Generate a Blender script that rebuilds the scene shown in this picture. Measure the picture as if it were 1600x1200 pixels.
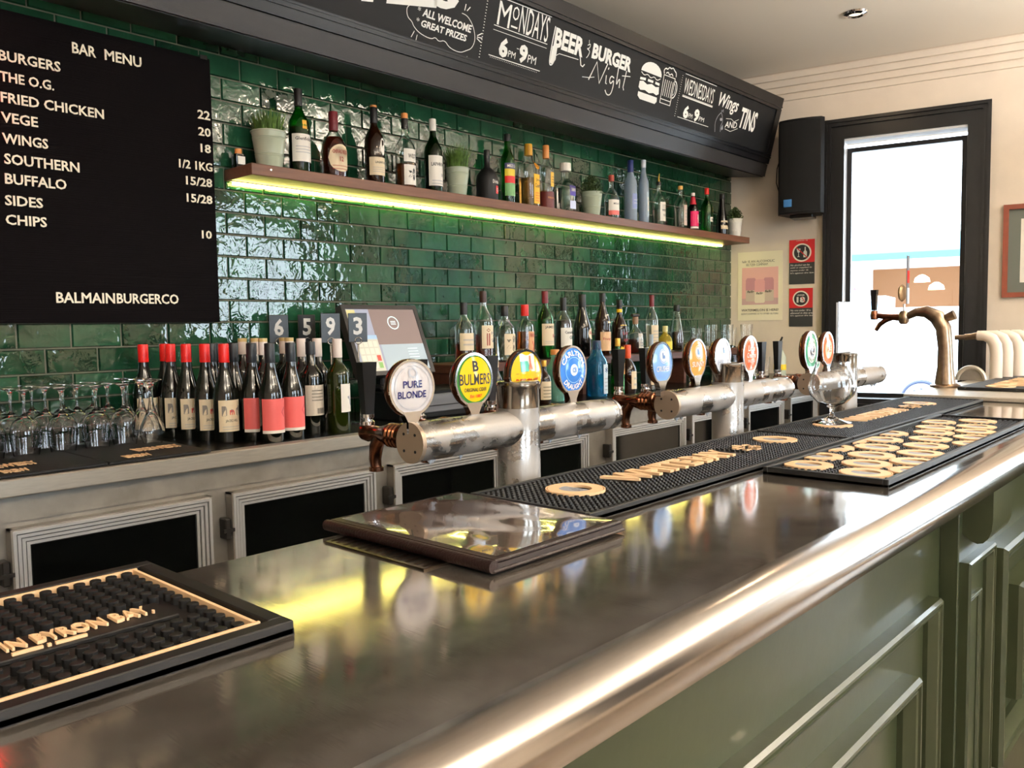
import bpy, bmesh, math, random
from mathutils import Matrix, Vector
random.seed(7)
PI = math.pi
SC = bpy.context.scene
COL = SC.collection
for o in list(bpy.data.objects):
    bpy.data.objects.remove(o)

# ------------------------------------------------------------------ camera, world, light, exposure
cam = bpy.data.cameras.new('camera')
cam.sensor_width = 36.0
cam.lens = 1290.0 / 1600.0 * 36.0
cam.clip_start = 0.02
cam.clip_end = 300
camo = bpy.data.objects.new('camera', cam)
COL.objects.link(camo)
Rr = ((0.67516787, -0.7375067, -0.01523864), (0.06061309, 0.03487789, 0.9975518), (0.73516964, 0.67443858, -0.06825099))
CAM = (-1.58677, -2.76178, 1.33)
camo.matrix_world = Matrix(((Rr[0][0], Rr[1][0], -Rr[2][0], CAM[0]),
                            (Rr[0][1], Rr[1][1], -Rr[2][1], CAM[1]),
                            (Rr[0][2], Rr[1][2], -Rr[2][2], CAM[2]),
                            (0, 0, 0, 1)))
SC.camera = camo
SC.view_settings.view_transform = 'Standard'
SC.view_settings.look = 'None'
SC.view_settings.exposure = 0.5
SC.view_settings.gamma = 1.0
SC.view_settings.use_curve_mapping = False

world = bpy.data.worlds.new('sky')
SC.world = world
world.use_nodes = True
bg = world.node_tree.nodes['Background']
bg.inputs[0].default_value = (0.80, 0.90, 1.0, 1)
bg.inputs[1].default_value = 11.0


def area(name, loc, rot, sx, sy, power, color, portal=False, spread=PI):
    l = bpy.data.lights.new(name, 'AREA')
    l.shape = 'RECTANGLE'
    l.size, l.size_y = sx, sy
    l.energy = power
    l.color = color
    l.spread = spread
    if portal:
        l.cycles.is_portal = True
    o = bpy.data.objects.new(name, l)
    o.location = loc
    o.rotation_euler = rot
    COL.objects.link(o)
    return o


WA = math.radians(12.3)          # the window wall is turned 12.3 degrees off square
WD = Vector((math.sin(WA), -math.cos(WA), 0))     # along the wall, away from the tiled wall
WN = Vector((math.cos(WA), math.sin(WA), 0))      # outwards
WO = Vector((3.67, 0, 0))
YB = -6.5                        # street-side wall behind the camera
FRONT_WINDOWS = [(-3.4, -1.8), (-0.9, 0.7), (3.1, 4.75)]
area('daylight_portal', WO + WD * 1.08 + WN * .16 + Vector((0, 0, 1.68)), (PI / 2, 0, PI / 2 + WA), .70, 1.6, 1, (1, 1, 1), True)
area('daylight_portal', WO + WD * 4.0 + WN * .16 + Vector((0, 0, 1.45)), (PI / 2, 0, PI / 2 + WA), 1.9, 2.3, 1, (1, 1, 1), True)
for k_, (a_, b_) in enumerate(FRONT_WINDOWS):
    area('daylight_portal', ((a_ + b_) / 2, YB - .2, 1.75), (PI / 2, 0, 0), b_ - a_, 2.1, 1, (1, 1, 1), True)
CEIL = 2.97
for (x_, y_) in ((-2.4, -4.6), (-.4, -4.6), (1.6, -4.6), (3.3, -4.3), (-2.6, -2.6), (0.2, -3.3), (2.0, -3.2), (2.99, -1.08)):
    area('ceiling_lamp_light', (x_, y_, CEIL - .03), (0, 0, 0), .12, .12, 9 if y_ < -2 else 3, (1, .74, .46))

for (x_, y_) in ((-2.2, -4.4), (0.3, -4.6), (2.7, -3.5)):  # unseen fill lights facing up, added only to brighten the ceiling
    area('ceiling_fill_light', (x_, y_, 2.25), (PI, 0, 0), .5, .5, 120, (1, .94, .86))

# ------------------------------------------------------------------ helpers
def lin(c):
    return tuple(((v / 12.92) if v <= .04045 else ((v + .055) / 1.055) ** 2.4) for v in c)


MATS = {}


def mat(name, col=(.5, .5, .5), rough=.5, metal=0., trans=0., ior=1.45, emit=0., ecol=None, bump=0., bscale=30., var=0., vscale=8., coat=0., spec=.5, stretch=None, alpha=1.):
    if name in MATS:
        return MATS[name]
    m = bpy.data.materials.new(name)
    m.use_nodes = True
    nt = m.node_tree
    b = nt.nodes['Principled BSDF']
    c = lin(col)
    b.inputs['Base Color'].default_value = (*c, 1)
    b.inputs['Roughness'].default_value = rough
    b.inputs['Metallic'].default_value = metal
    b.inputs['Transmission Weight'].default_value = trans
    b.inputs['IOR'].default_value = ior
    b.inputs['Coat Weight'].default_value = coat
    b.inputs['Coat Roughness'].default_value = .03
    b.inputs['Specular IOR Level'].default_value = spec
    b.inputs['Alpha'].default_value = alpha
    if emit:
        b.inputs['Emission Color'].default_value = (*(lin(ecol) if ecol else c), 1)
        b.inputs['Emission Strength'].default_value = emit
    if bump or var:
        geo = nt.nodes.new('ShaderNodeNewGeometry')
        mp = nt.nodes.new('ShaderNodeMapping')
        nt.links.new(geo.outputs['Position'], mp.inputs[0])
        if stretch:
            mp.inputs['Scale'].default_value = stretch
    if bump:
        n = nt.nodes.new('ShaderNodeTexNoise')
        n.inputs['Scale'].default_value = bscale
        n.inputs['Detail'].default_value = 3
        nt.links.new(mp.outputs[0], n.inputs['Vector'])
        bp = nt.nodes.new('ShaderNodeBump')
        bp.inputs['Strength'].default_value = bump
        bp.inputs['Distance'].default_value = .004
        nt.links.new(n.outputs['Fac'], bp.inputs['Height'])
        nt.links.new(bp.outputs[0], b.inputs['Normal'])
    if var:
        n = nt.nodes.new('ShaderNodeTexNoise')
        n.inputs['Scale'].default_value = vscale
        n.inputs['Detail'].default_value = 5
        nt.links.new(mp.outputs[0], n.inputs['Vector'])
        r = nt.nodes.new('ShaderNodeValToRGB')
        r.color_ramp.elements[0].position = .3
        r.color_ramp.elements[1].position = .7
        r.color_ramp.elements[0].color = (*[v * (1 - var) for v in c], 1)
        r.color_ramp.elements[1].color = (*[min(1, v * (1 + var)) for v in c], 1)
        nt.links.new(n.outputs['Fac'], r.inputs[0])
        nt.links.new(r.outputs[0], b.inputs['Base Color'])
    MATS[name] = m
    return m


class G:
    def __init__(s):
        s.v, s.f = [], []

    def add(s, v, f):
        k = len(s.v)
        s.v += [tuple(p) for p in v]
        s.f += [tuple(i + k for i in q) for q in f]
        return s

    def box(s, x0, x1, y0, y1, z0, z1):
        return s.add([(x0, y0, z0), (x1, y0, z0), (x1, y1, z0), (x0, y1, z0), (x0, y0, z1), (x1, y0, z1), (x1, y1, z1), (x0, y1, z1)],
                     [(0, 3, 2, 1), (4, 5, 6, 7), (0, 1, 5, 4), (1, 2, 6, 5), (2, 3, 7, 6), (3, 0, 4, 7)])

    def cbox(s, x0, x1, y0, y1, z0, z1, b=.003):
        # chamfered box
        P = []
        for sx in (0, 1):
            for sy in (0, 1):
                for sz in (0, 1):
                    c = [(x0, x1)[sx], (y0, y1)[sy], (z0, z1)[sz]]
                    d = [b if not q else -b for q in (sx, sy, sz)]
                    for ax in range(3):
                        p = [c[i] + (d[i] if i != ax else 0) for i in range(3)]
                        P.append(p)
        bm = bmesh.new()
        for p in P:
            bm.verts.new(p)
        bmesh.ops.convex_hull(bm, input=bm.verts)
        bmesh.ops.dissolve_limit(bm, angle_limit=.02, verts=bm.verts, edges=bm.edges)
        bm.verts.index_update()
        s.add([tuple(v.co) for v in bm.verts], [tuple(v.index for v in f.verts) for f in bm.faces])
        bm.free()
        return s

    def lathe(s, prof, n=20, c=(0, 0, 0), sq=None, M=None):
        v, f = [], []
        m = len(prof)
        for j in range(n):
            a = 2 * PI * j / n
            ca, sa = math.cos(a), math.sin(a)
            k = 1.0
            if sq:
                k = 1 / (abs(ca) ** sq + abs(sa) ** sq) ** (1 / sq)
            for (r, z) in prof:
                v.append((r * k * ca, r * k * sa, z))
        for j in range(n):
            j2 = (j + 1) % n
            for i in range(m - 1):
                a, b, c2, d = j * m + i, j2 * m + i, j2 * m + i + 1, j * m + i + 1
                if prof[i][0] < 1e-6 and prof[i + 1][0] < 1e-6:
                    continue
                if prof[i][0] < 1e-6:
                    f.append((j * m + i, c2, d))
                elif prof[i + 1][0] < 1e-6:
                    f.append((a, b, d))
                else:
                    f.append((a, b, c2, d))
        if M:
            v = [tuple(M @ Vector(p)) for p in v]
        v = [(p[0] + c[0], p[1] + c[1], p[2] + c[2]) for p in v]
        return s.add(v, f)

    def tube(s, path, r, n=12, caps=True):
        P = [Vector(p) for p in path]
        R = r if isinstance(r, (list, tuple)) else [r] * len(P)
        v, f = [], []
        up = None
        for i, p in enumerate(P):
            t = (P[min(i + 1, len(P) - 1)] - P[max(i - 1, 0)]).normalized()
            if up is None:
                up = Vector((0, 0, 1)) if abs(t.z) < .9 else Vector((1, 0, 0))
            a = t.cross(up).normalized()
            up = a.cross(t).normalized()
            for j in range(n):
                q = 2 * PI * j / n
                v.append(tuple(p + (a * math.cos(q) + up * math.sin(q)) * R[i]))
        for i in range(len(P) - 1):
            for j in range(n):
                j2 = (j + 1) % n
                f.append((i * n + j, i * n + j2, (i + 1) * n + j2, (i + 1) * n + j))
        if caps:
            f.append(tuple(range(n)))
            f.append(tuple(range((len(P) - 1) * n, len(P) * n))[::-1])
        return s.add(v, f)

    def prism(s, poly, z0, z1, fn=None):
        n = len(poly)
        fn = fn or (lambda x, y, z: (x, y, z))
        v = [fn(x, y, z0) for x, y in poly] + [fn(x, y, z1) for x, y in poly]
        f = [tuple(range(n))[::-1], tuple(range(n, 2 * n))] + [(i, (i + 1) % n, n + (i + 1) % n, n + i) for i in range(n)]
        return s.add(v, f)

    def stroke(s, pts, w, d=.0008, fn=None, closed=False):
        # a flat painted line of width w following pts
        fn = fn or (lambda x, y, z: (x, y, z))
        pts = list(pts) + ([pts[0]] if closed else [])
        P = [Vector((a, b)) for a, b in pts]
        L, R_ = [], []
        for i, p in enumerate(P):
            if closed and i in (0, len(P) - 1):
                t = (P[1] - P[-2])
            else:
                t = P[min(i + 1, len(P) - 1)] - P[max(i - 1, 0)]
            if t.length < 1e-9:
                t = Vector((1, 0))
            t.normalize()
            q = Vector((-t.y, t.x)) * w / 2
            L.append(p + q)
            R_.append(p - q)
        n = len(P)
        v = [fn(p.x, p.y, d) for p in L] + [fn(p.x, p.y, d) for p in R_]
        return s.add(v, [(i, n + i, n + i + 1, i + 1) for i in range(n - 1)])

    def fill(s, poly, d=.0008, fn=None):
        fn = fn or (lambda x, y, z: (x, y, z))
        return s.add([fn(x, y, d) for x, y in poly], [tuple(range(len(poly)))])


def mesh(g, m, name='m', sharp=35):
    me = bpy.data.meshes.new(name)
    me.from_pydata(g.v, [], g.f)
    me.validate()
    if sharp is not None and len(me.polygons):
        me.polygons.foreach_set('use_smooth', [True] * len(me.polygons))
        me.set_sharp_from_angle(angle=math.radians(sharp))
    if m:
        me.materials.append(m)
    me.update()
    return me


def obj(name, g, m=None, parent=None, loc=None, sharp=35, kind=None, fix=True):
    me = g if isinstance(g, bpy.types.Mesh) else mesh(g, m, name, sharp)
    if fix and not isinstance(g, bpy.types.Mesh):
        bm = bmesh.new()
        bm.from_mesh(me)
        bmesh.ops.recalc_face_normals(bm, faces=bm.faces)
        bm.to_mesh(me)
        bm.free()
    o = bpy.data.objects.new(name, me)
    COL.objects.link(o)
    if parent:
        o.parent = parent
    if loc:
        o.location = loc
    if kind:
        o['kind'] = kind
    return o


def tag(o, label, cat, group=None, kind=None):
    o['label'] = label
    o['category'] = cat
    if group:
        o['group'] = group
    if kind:
        o['kind'] = kind
    return o


def thing(name, label, cat, loc=(0, 0, 0), rotz=0, group=None):
    o = bpy.data.objects.new(name, None)
    o.empty_display_size = .05
    COL.objects.link(o)
    o.location = loc
    o.rotation_euler = (0, 0, rotz)
    return tag(o, label, cat, group)


def struct(name, g, m, parent=None, label=None):
    o = obj(name, g, m, parent)
    o['kind'] = 'structure'
    if label:
        o['label'] = label
    return o


# ---- lettering: the built-in font turned into mesh and fitted to a box
TC = {}


def text_geo(s, depth=0., bold=0., shear=0., space=1., res=2):
    key = (s, depth, bold, shear, space, res)
    if key in TC:
        return TC[key]
    cu = bpy.data.curves.new('t', 'FONT')
    cu.body = s
    cu.size = 1
    cu.extrude = depth
    cu.offset = bold
    cu.shear = shear
    cu.space_character = space
    cu.resolution_u = res
    cu.fill_mode = 'BOTH' if depth else 'FRONT'
    o = bpy.data.objects.new('t', cu)
    COL.objects.link(o)
    me = bpy.data.meshes.new_from_object(o)
    V = [tuple(v.co) for v in me.vertices]
    F = [tuple(p.vertices) for p in me.polygons]
    bpy.data.objects.remove(o)
    bpy.data.curves.remove(cu)
    bpy.data.meshes.remove(me)
    TC[key] = (V, F)
    return V, F


def fit_text(g, s, x0, x1, y0, y1, fn, depth=0., bold=.0, shear=0., space=1., res=2, base=0.0008, arc=None):
    V, F = text_geo(s, .5 if depth else 0, bold, shear, space, res)
    if not V:
        return g
    ax, bx = min(v[0] for v in V), max(v[0] for v in V)
    ay, by = min(v[1] for v in V), max(v[1] for v in V)
    kx = (x1 - x0) / (bx - ax)
    ky = (y1 - y0) / (by - ay)
    out = []
    for (x, y, z) in V:
        X, Y = x0 + (x - ax) * kx, y0 + (y - ay) * ky
        Z = base + (depth * (z + .5) if depth else 0)
        out.append(fn(X, Y, Z))
    return g.add(out, F)


def islands(g):
    n = len(g.v)
    par = list(range(n))

    def find(a):
        while par[a] != a:
            par[a] = par[par[a]]
            a = par[a]
        return a
    # weld by position first
    pos = {}
    for i, p in enumerate(g.v):
        k = tuple(round(c, 5) for c in p)
        if k in pos:
            par[find(i)] = find(pos[k])
        else:
            pos[k] = i
    for f in g.f:
        for a in f[1:]:
            par[find(a)] = find(f[0])
    out = {}
    for f in g.f:
        out.setdefault(find(f[0]), []).append(f)
    res = []
    for r, fs in out.items():
        q = G()
        mp = {}
        for f in fs:
            for i in f:
                if i not in mp:
                    mp[i] = len(q.v)
                    q.v.append(g.v[i])
            q.f.append(tuple(mp[i] for i in f))
        res.append(q)
    return res


def plane_fn(o, u, v, n):
    o, u, v, n = map(Vector, (o, u, v, n))
    return lambda x, y, z: tuple(o + u * x + v * y + n * z)


FRONT = lambda y0: (lambda x, y, z: (x, y0 - z, y))     # local: faces the customer (-y)

# ------------------------------------------------------------------ materials
PLASTER = mat('plaster cream', (.86, .81, .75), .85, bump=.1, bscale=60, var=.03)
CEILM = mat('ceiling white', (.90, .87, .82), .9)
BLACKP = mat('black painted timber', (.06, .065, .08), .34, bump=.06, bscale=90, stretch=(1, 6, 6))
CHALKB = mat('blackboard paint', (.085, .09, .10), .6, spec=.35, var=.1, vscale=5)
CHALK = mat('white chalk paint', (.93, .93, .91), .8)
CHALK2 = mat('grey chalk paint', (.62, .63, .66), .8)
GROUT = mat('grout', (.42, .41, .35), .9, bump=.3, bscale=300)
WOOD = mat('walnut shelf', (.42, .27, .20), .45, var=.18, vscale=6, stretch=(1, 14, 14), bump=.05, bscale=60)
LEDGEW = mat('ledge timber', (.30, .17, .12), .5, var=.2, vscale=6, stretch=(1, 12, 12))
STEEL = mat('brushed steel', (.76, .73, .68), .34, .65, bump=.02, bscale=200, var=.08, vscale=20, stretch=(1, 8, 8))
STEELD = mat('dull galvanised steel', (.60, .58, .55), .45, .6, var=.16, vscale=14)
STEELL = mat('ribbed aluminium', (.86, .86, .86), .38, .6)
CHROME = mat('chrome', (.86, .86, .87), .08, 1.)
COPPER = mat('tarnished copper', (.52, .34, .25), .22, 1., var=.3, vscale=40)
BLACKR = mat('black rubber', (.045, .045, .05), .55)
RUBBROWN = mat('warm black rubber', (.05, .044, .044), .55)
PEACH = mat('peach rubber print', (.90, .75, .58), .6)
GREYB = mat('grey blue rubber print', (.56, .57, .60), .6)
BLACKPL = mat('black plastic', (.05, .05, .055), .3)
BLACKM = mat('matt black plastic', (.05, .052, .06), .6, spec=.3)
WHITE = mat('white print', (.84, .83, .81), .5)
CREAM = mat('cream paper', (.90, .85, .76), .6)
GREENP = mat('olive painted timber', (.205, .225, .145), .30, bump=.08, bscale=25, var=.06, vscale=3, coat=.2)
FRIDGEG = mat('dark fridge glass', (.03, .035, .035), .06, spec=.7)
CERAM = mat('pot glaze', (.66, .69, .60), .25)
WHITEPOT = mat('white pot', (.93, .92, .88), .4)
GRASS = mat('grass leaf', (.30, .42, .14), .55, var=.4, vscale=60)
BUSH = mat('bush leaf', (.24, .31, .14), .6, var=.4, vscale=60)
GLASS = mat('clear glass', (1, 1, 1), 0., trans=1., ior=1.45)
FROST = mat('frosted glass', (.80, .86, .92), .35, trans=.7)
GREENG = mat('green bottle glass', (.20, .62, .24), .02, trans=1.)
DKGREEN = mat('dark green bottle glass', (.10, .40, .15), .03, trans=1.)
DKWINE = mat('dark wine glass', (.035, .045, .03), .04, spec=.8)
BLACKG = mat('black bottle glass', (.025, .022, .022), .06, spec=.7)
BROWNG = mat('brown bottle glass', (.14, .06, .02), .04, trans=.3)
BLUEG = mat('blue bottle glass', (.15, .62, .80), .02, trans=.85)
AMBER = mat('amber spirit', (.80, .36, .08), .02, trans=.9, ior=1.33)
REDSP = mat('red brown spirit', (.50, .14, .05), .02, trans=.8, ior=1.33)
DARKSP = mat('dark spirit', (.10, .03, .02), .03)
GOLDSP = mat('gold spirit', (.90, .70, .35), .02, trans=.9, ior=1.33)
CLEARSP = mat('clear spirit', (1, 1, 1), .0, trans=1., ior=1.33)
COLS = {}


def paint(c, rough=.45, metal=0.):
    k = ('c', c, rough, metal)
    if k not in COLS:
        COLS[k] = mat('paint %02x%02x%02x %g %g' % (*[int(v * 255) for v in c], rough, metal), c, rough, metal)
    return COLS[k]


# bar top: worn stainless with fine scratches
def bar_metal():
    m = mat('worn bar steel', (.60, .565, .52), .16, .88)
    nt = m.node_tree
    b = nt.nodes['Principled BSDF']
    geo = nt.nodes.new('ShaderNodeNewGeometry')
    n1 = nt.nodes.new('ShaderNodeTexNoise')
    n1.inputs['Scale'].default_value = 9
    n1.inputs['Detail'].default_value = 8
    n1.inputs['Roughness'].default_value = .65
    nt.links.new(geo.outputs['Position'], n1.inputs['Vector'])
    r = nt.nodes.new('ShaderNodeMapRange')
    r.inputs['From Min'].default_value = .3
    r.inputs['From Max'].default_value = .7
    r.inputs['To Min'].default_value = .055
    r.inputs['To Max'].default_value = .13
    nt.links.new(n1.outputs['Fac'], r.inputs['Value'])
    nt.links.new(r.outputs[0], b.inputs['Roughness'])
    rc = nt.nodes.new('ShaderNodeValToRGB')
    rc.color_ramp.elements[0].position = .3
    rc.color_ramp.elements[1].position = .75
    rc.color_ramp.elements[0].color = (*lin((.60, .55, .50)), 1)
    rc.color_ramp.elements[1].color = (*lin((.78, .75, .71)), 1)
    nt.links.new(n1.outputs['Fac'], rc.inputs[0])
    nt.links.new(rc.outputs[0], b.inputs['Base Color'])
    mp = nt.nodes.new('ShaderNodeMapping')
    mp.inputs['Scale'].default_value = (60, 3, 3)
    nt.links.new(geo.outputs['Position'], mp.inputs[0])
    n2 = nt.nodes.new('ShaderNodeTexNoise')
    n2.inputs['Scale'].default_value = 6
    n2.inputs['Detail'].default_value = 2
    nt.links.new(mp.outputs[0], n2.inputs['Vector'])
    bp = nt.nodes.new('ShaderNodeBump')
    bp.inputs['Strength'].default_value = .025
    bp.inputs['Distance'].default_value = .001
    nt.links.new(n2.outputs['Fac'], bp.inputs['Height'])
    nt.links.new(bp.outputs[0], b.inputs['Normal'])
    return m


BARM = bar_metal()
RAILM = mat('polished rail steel', (.78, .75, .72), .17, 1., var=.06, vscale=20, stretch=(1, 10, 10))


def tile_mat():
    m = mat('green glazed tile', (.06, .20, .13), .03, coat=.6)
    nt = m.node_tree
    b = nt.nodes['Principled BSDF']
    geo = nt.nodes.new('ShaderNodeNewGeometry')
    oi = nt.nodes.new('ShaderNodeObjectInfo')
    n1 = nt.nodes.new('ShaderNodeTexNoise')
    n1.inputs['Scale'].default_value = 9
    n1.inputs['Detail'].default_value = 4
    nt.links.new(geo.outputs['Position'], n1.inputs['Vector'])
    ad = nt.nodes.new('ShaderNodeMath')
    ad.operation = 'MULTIPLY_ADD'
    nt.links.new(oi.outputs['Random'], ad.inputs[0])
    ad.inputs[1].default_value = .55
    nt.links.new(n1.outputs['Fac'], ad.inputs[2])
    rc = nt.nodes.new('ShaderNodeValToRGB')
    e = rc.color_ramp.elements
    e[0].position, e[1].position = .35, 1.1
    e[0].color = (*lin((.045, .15, .09)), 1)
    e[1].color = (*lin((.13, .31, .21)), 1)
    nt.links.new(ad.outputs[0], rc.inputs[0])
    nt.links.new(rc.outputs[0], b.inputs['Base Color'])
    n2 = nt.nodes.new('ShaderNodeTexNoise')
    n2.inputs['Scale'].default_value = 26
    n2.inputs['Detail'].default_value = 2.2
    n2.inputs['Distortion'].default_value = .6
    nt.links.new(geo.outputs['Position'], n2.inputs['Vector'])
    bp = nt.nodes.new('ShaderNodeBump')
    bp.inputs['Strength'].default_value = .55
    bp.inputs['Distance'].default_value = .0035
    nt.links.new(n2.outputs['Fac'], bp.inputs['Height'])
    nt.links.new(bp.outputs[0], b.inputs['Normal'])
    nt.links.new(bp.outputs[0], b.inputs['Coat Normal'])
    return m


TILE = tile_mat()


def frosty():
    m = mat('frosted steel pipe', (.60, .58, .56), .36, .75)
    nt = m.node_tree
    b = nt.nodes['Principled BSDF']
    geo = nt.nodes.new('ShaderNodeNewGeometry')
    n1 = nt.nodes.new('ShaderNodeTexNoise')
    n1.inputs['Scale'].default_value = 18
    n1.inputs['Detail'].default_value = 5
    nt.links.new(geo.outputs['Position'], n1.inputs['Vector'])
    r = nt.nodes.new('ShaderNodeMapRange')
    r.inputs['From Min'].default_value = .38
    r.inputs['From Max'].default_value = .62
    r.inputs['To Min'].default_value = .25
    r.inputs['To Max'].default_value = .95
    nt.links.new(n1.outputs['Fac'], r.inputs['Value'])
    nt.links.new(r.outputs[0], b.inputs['Metallic'])
    r2 = nt.nodes.new('ShaderNodeMapRange')
    r2.inputs['From Min'].default_value = .38
    r2.inputs['From Max'].default_value = .62
    r2.inputs['To Min'].default_value = .5
    r2.inputs['To Max'].default_value = .20
    nt.links.new(n1.outputs['Fac'], r2.inputs['Value'])
    nt.links.new(r2.outputs[0], b.inputs['Roughness'])
    n3 = nt.nodes.new('ShaderNodeTexNoise')
    n3.inputs['Scale'].default_value = 220
    nt.links.new(geo.outputs['Position'], n3.inputs['Vector'])
    bp = nt.nodes.new('ShaderNodeBump')
    bp.inputs['Strength'].default_value = .15
    bp.inputs['Distance'].default_value = .002
    nt.links.new(n3.outputs['Fac'], bp.inputs['Height'])
    nt.links.new(bp.outputs[0], b.inputs['Normal'])
    return m


FROSTP = frosty()


def pane_mat():
    m = bpy.data.materials.new('window glass')
    m.use_nodes = True
    nt = m.node_tree
    nt.nodes.clear()
    out = nt.nodes.new('ShaderNodeOutputMaterial')
    mx = nt.nodes.new('ShaderNodeMixShader')
    tr = nt.nodes.new('ShaderNodeBsdfTransparent')
    tr.inputs[0].default_value = (.96, .98, .98, 1)
    gl = nt.nodes.new('ShaderNodeBsdfGlossy')
    gl.inputs['Roughness'].default_value = 0.0
    fr = nt.nodes.new('ShaderNodeFresnel')
    nt.links.new(fr.outputs[0], mx.inputs[0])
    nt.links.new(tr.outputs[0], mx.inputs[1])
    nt.links.new(gl.outputs[0], mx.inputs[2])
    nt.links.new(mx.outputs[0], out.inputs[0])
    return m


PANE = pane_mat()

# ------------------------------------------------------------------ the room shell
struct('floor', G().box(-4.7, 7.5, YB - .3, .3, -.1, 0), mat('floor boards', (.46, .41, .36), .35, var=.2, vscale=5, stretch=(1, 9, 1)))
struct('ceiling', G().box(-4.7, 5.6, YB - .3, .3, CEIL, CEIL + .1), CEILM)
struct('wall_left', G().box(-4.7, -4.5, YB - .3, .3, 0, CEIL), PLASTER)
wb = struct('wall_back', G().box(-4.5, 3.72, 0, .2, 0, CEIL), GROUT, label='wall behind the bar faced with green glazed metro tiles')


def wallbox(g, t0, t1, z0, z1, d0=0., d1=.16):
    fn = plane_fn(WO, WD, (0, 0, 1), WN)
    v = [fn(t0, z0, d0), fn(t1, z0, d0), fn(t1, z0, d1), fn(t0, z0, d1), fn(t0, z1, d0), fn(t1, z1, d0), fn(t1, z1, d1), fn(t0, z1, d1)]
    return g.add(v, [(0, 3, 2, 1), (4, 5, 6, 7), (0, 1, 5, 4), (1, 2, 6, 5), (2, 3, 7, 6), (3, 0, 4, 7)])


IT0, IT1, IZ0, IZ1 = .731, 1.424, .84, 2.487
g = G()
wallbox(g, -.1, IT0, 0, CEIL)
wallbox(g, IT1, 3.0, 0, CEIL)
wallbox(g, 5.0, 6.8, 0, CEIL)
wallbox(g, 3.0, 5.0, 0, .3)
wallbox(g, 3.0, 5.0, 2.62, CEIL)
wallbox(g, IT0, IT1, 0, IZ0)
wallbox(g, IT0, IT1, IZ1, CEIL)
struct('wall_right', g, PLASTER, label='cream plastered wall with the tall window')
# street-side wall with windows
g = G()
xs = [-4.7]
for a, b in FRONT_WINDOWS:
    g.box(xs[-1], a, YB - .2, YB, 0, CEIL)
    g.box(a, b, YB - .2, YB, 0, .7)
    g.box(a, b, YB - .2, YB, 2.8, CEIL)
    xs.append(b)
g.box(xs[-1], 5.6, YB - .2, YB, 0, CEIL)
struct('wall_front', g, PLASTER)
for k, (a, b) in enumerate(FRONT_WINDOWS):
    g = G()
    for x in (a + .03, (a + b) / 2, b - .03):
        g.box(x - .03, x + .03, YB - .14, YB - .06, .7, 2.8)
    for z in (.73, 1.9, 2.77):
        g.box(a, b, YB - .13, YB - .07, z - .03, z + .03)
    w = struct('window_%d' % (k + 2), g, BLACKP)
    obj('pane', G().box(a, b, YB - .103, YB - .099, .7, 2.8), PANE, w)
g = G()
for t_ in (3.03, 4.0, 4.97):
    wallbox(g, t_ - .035, t_ + .035, .3, 2.62, .05, .12)
for z_ in (.335, 2.0, 2.585):
    wallbox(g, 3.0, 5.0, z_ - .03, z_ + .03, .055, .115)
w = struct('window_6', g, BLACKP)
obj('pane', wallbox(G(), 3.0, 5.0, .3, 2.62, .083, .087), PANE, w)
# cornice on the window wall: a board with four reeds
g = G()
pr = [(0, 2.79), (.004, 2.79)]
z = 2.795
for i in range(4):
    z0 = 2.792 + i * .044
    pr += [(.012 + .010 * i, z0), (.012 + .010 * i, z0 + .034), (.005 + .010 * i, z0 + .037), (.005 + .010 * i, z0 + .042)]
pr += [(.055, CEIL), (0, CEIL)]
fn = plane_fn(WO, WD, (0, 0, 1), -WN)
v = [fn(-.02, b, a) for a, b in pr] + [fn(6.6, b, a) for a, b in pr]
n = len(pr)
g.add(v, [tuple(range(n)), tuple(range(n, 2 * n))[::-1]] + [(i, i + 1, n + i + 1, n + i) for i in range(n - 1)])
struct('trim_1', g, PLASTER, label='reeded plaster cornice below the ceiling')

# window trim, reveal, sash, pane
g = G()
T0, T1, Z1 = .611, 1.545, 2.622
fn = plane_fn(WO, WD, (0, 0, 1), -WN)
steps = [(0., .0, .035), (.02, .0, .028), (.032, 0, .02), (.05, 0, .026)]


def frame_ring(g, t0, t1, z0, z1, w, d0, d1, bottom=False, fn=fn):
    def bx(a, b, c, e):
        v = [fn(a, c, d0), fn(b, c, d0), fn(b, e, d0), fn(a, e, d0), fn(a, c, d1), fn(b, c, d1), fn(b, e, d1), fn(a, e, d1)]
        g.add(v, [(0, 1, 2, 3), (7, 6, 5, 4), (0, 4, 5, 1), (1, 5, 6, 2), (2, 6, 7, 3), (3, 7, 4, 0)])
    bx(t0, t0 + w, z0, z1)
    bx(t1 - w, t1, z0, z1)
    bx(t0 + w, t1 - w, z1 - w, z1)
    if bottom:
        bx(t0 + w, t1 - w, z0, z0 + w)


WIN = struct('window_1', frame_ring(G(), T0, T1, .80, Z1, .018, 0, .040) and G(), BLACKP) if False else None
g = G()
frame_ring(g, T0, T1, .80, Z1, .020, 0, .042)
frame_ring(g, T0 + .020, T1 - .020, .80, Z1 - .020, .012, 0, .030)
frame_ring(g, T0 + .032, T1 - .032, .80, Z1 - .032, .012, 0, .036)
frame_ring(g, T0 + .044, T1 - .044, .80, Z1 - .044, .078, 0, .022)
WIN = struct('window_1', g, BLACKP, label='tall street window with black moulded timber surround')
g = G()
fnr = plane_fn(WO, WD, (0, 0, 1), WN)
frame_ring(g, IT0 - .012, IT1 + .012, IZ0, IZ1 + .012, .014, -.01, .10, fn=fnr)
obj('reveal', g, mat('pale window reveal', (.86, .87, .88), .5), WIN)
g = G()
frame_ring(g, IT0 + .004, IT1 - .004, IZ0, IZ1 - .03, .028, .10, .14, True, fn=fnr)
obj('sash', g, BLACKP, WIN)
g = G()
wallbox(g, IT0 + .02, IT1 - .02, IZ0 + .02, IZ1 - .05, .118, .122)
obj('pane', g, PANE, WIN)
g = G()
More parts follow.
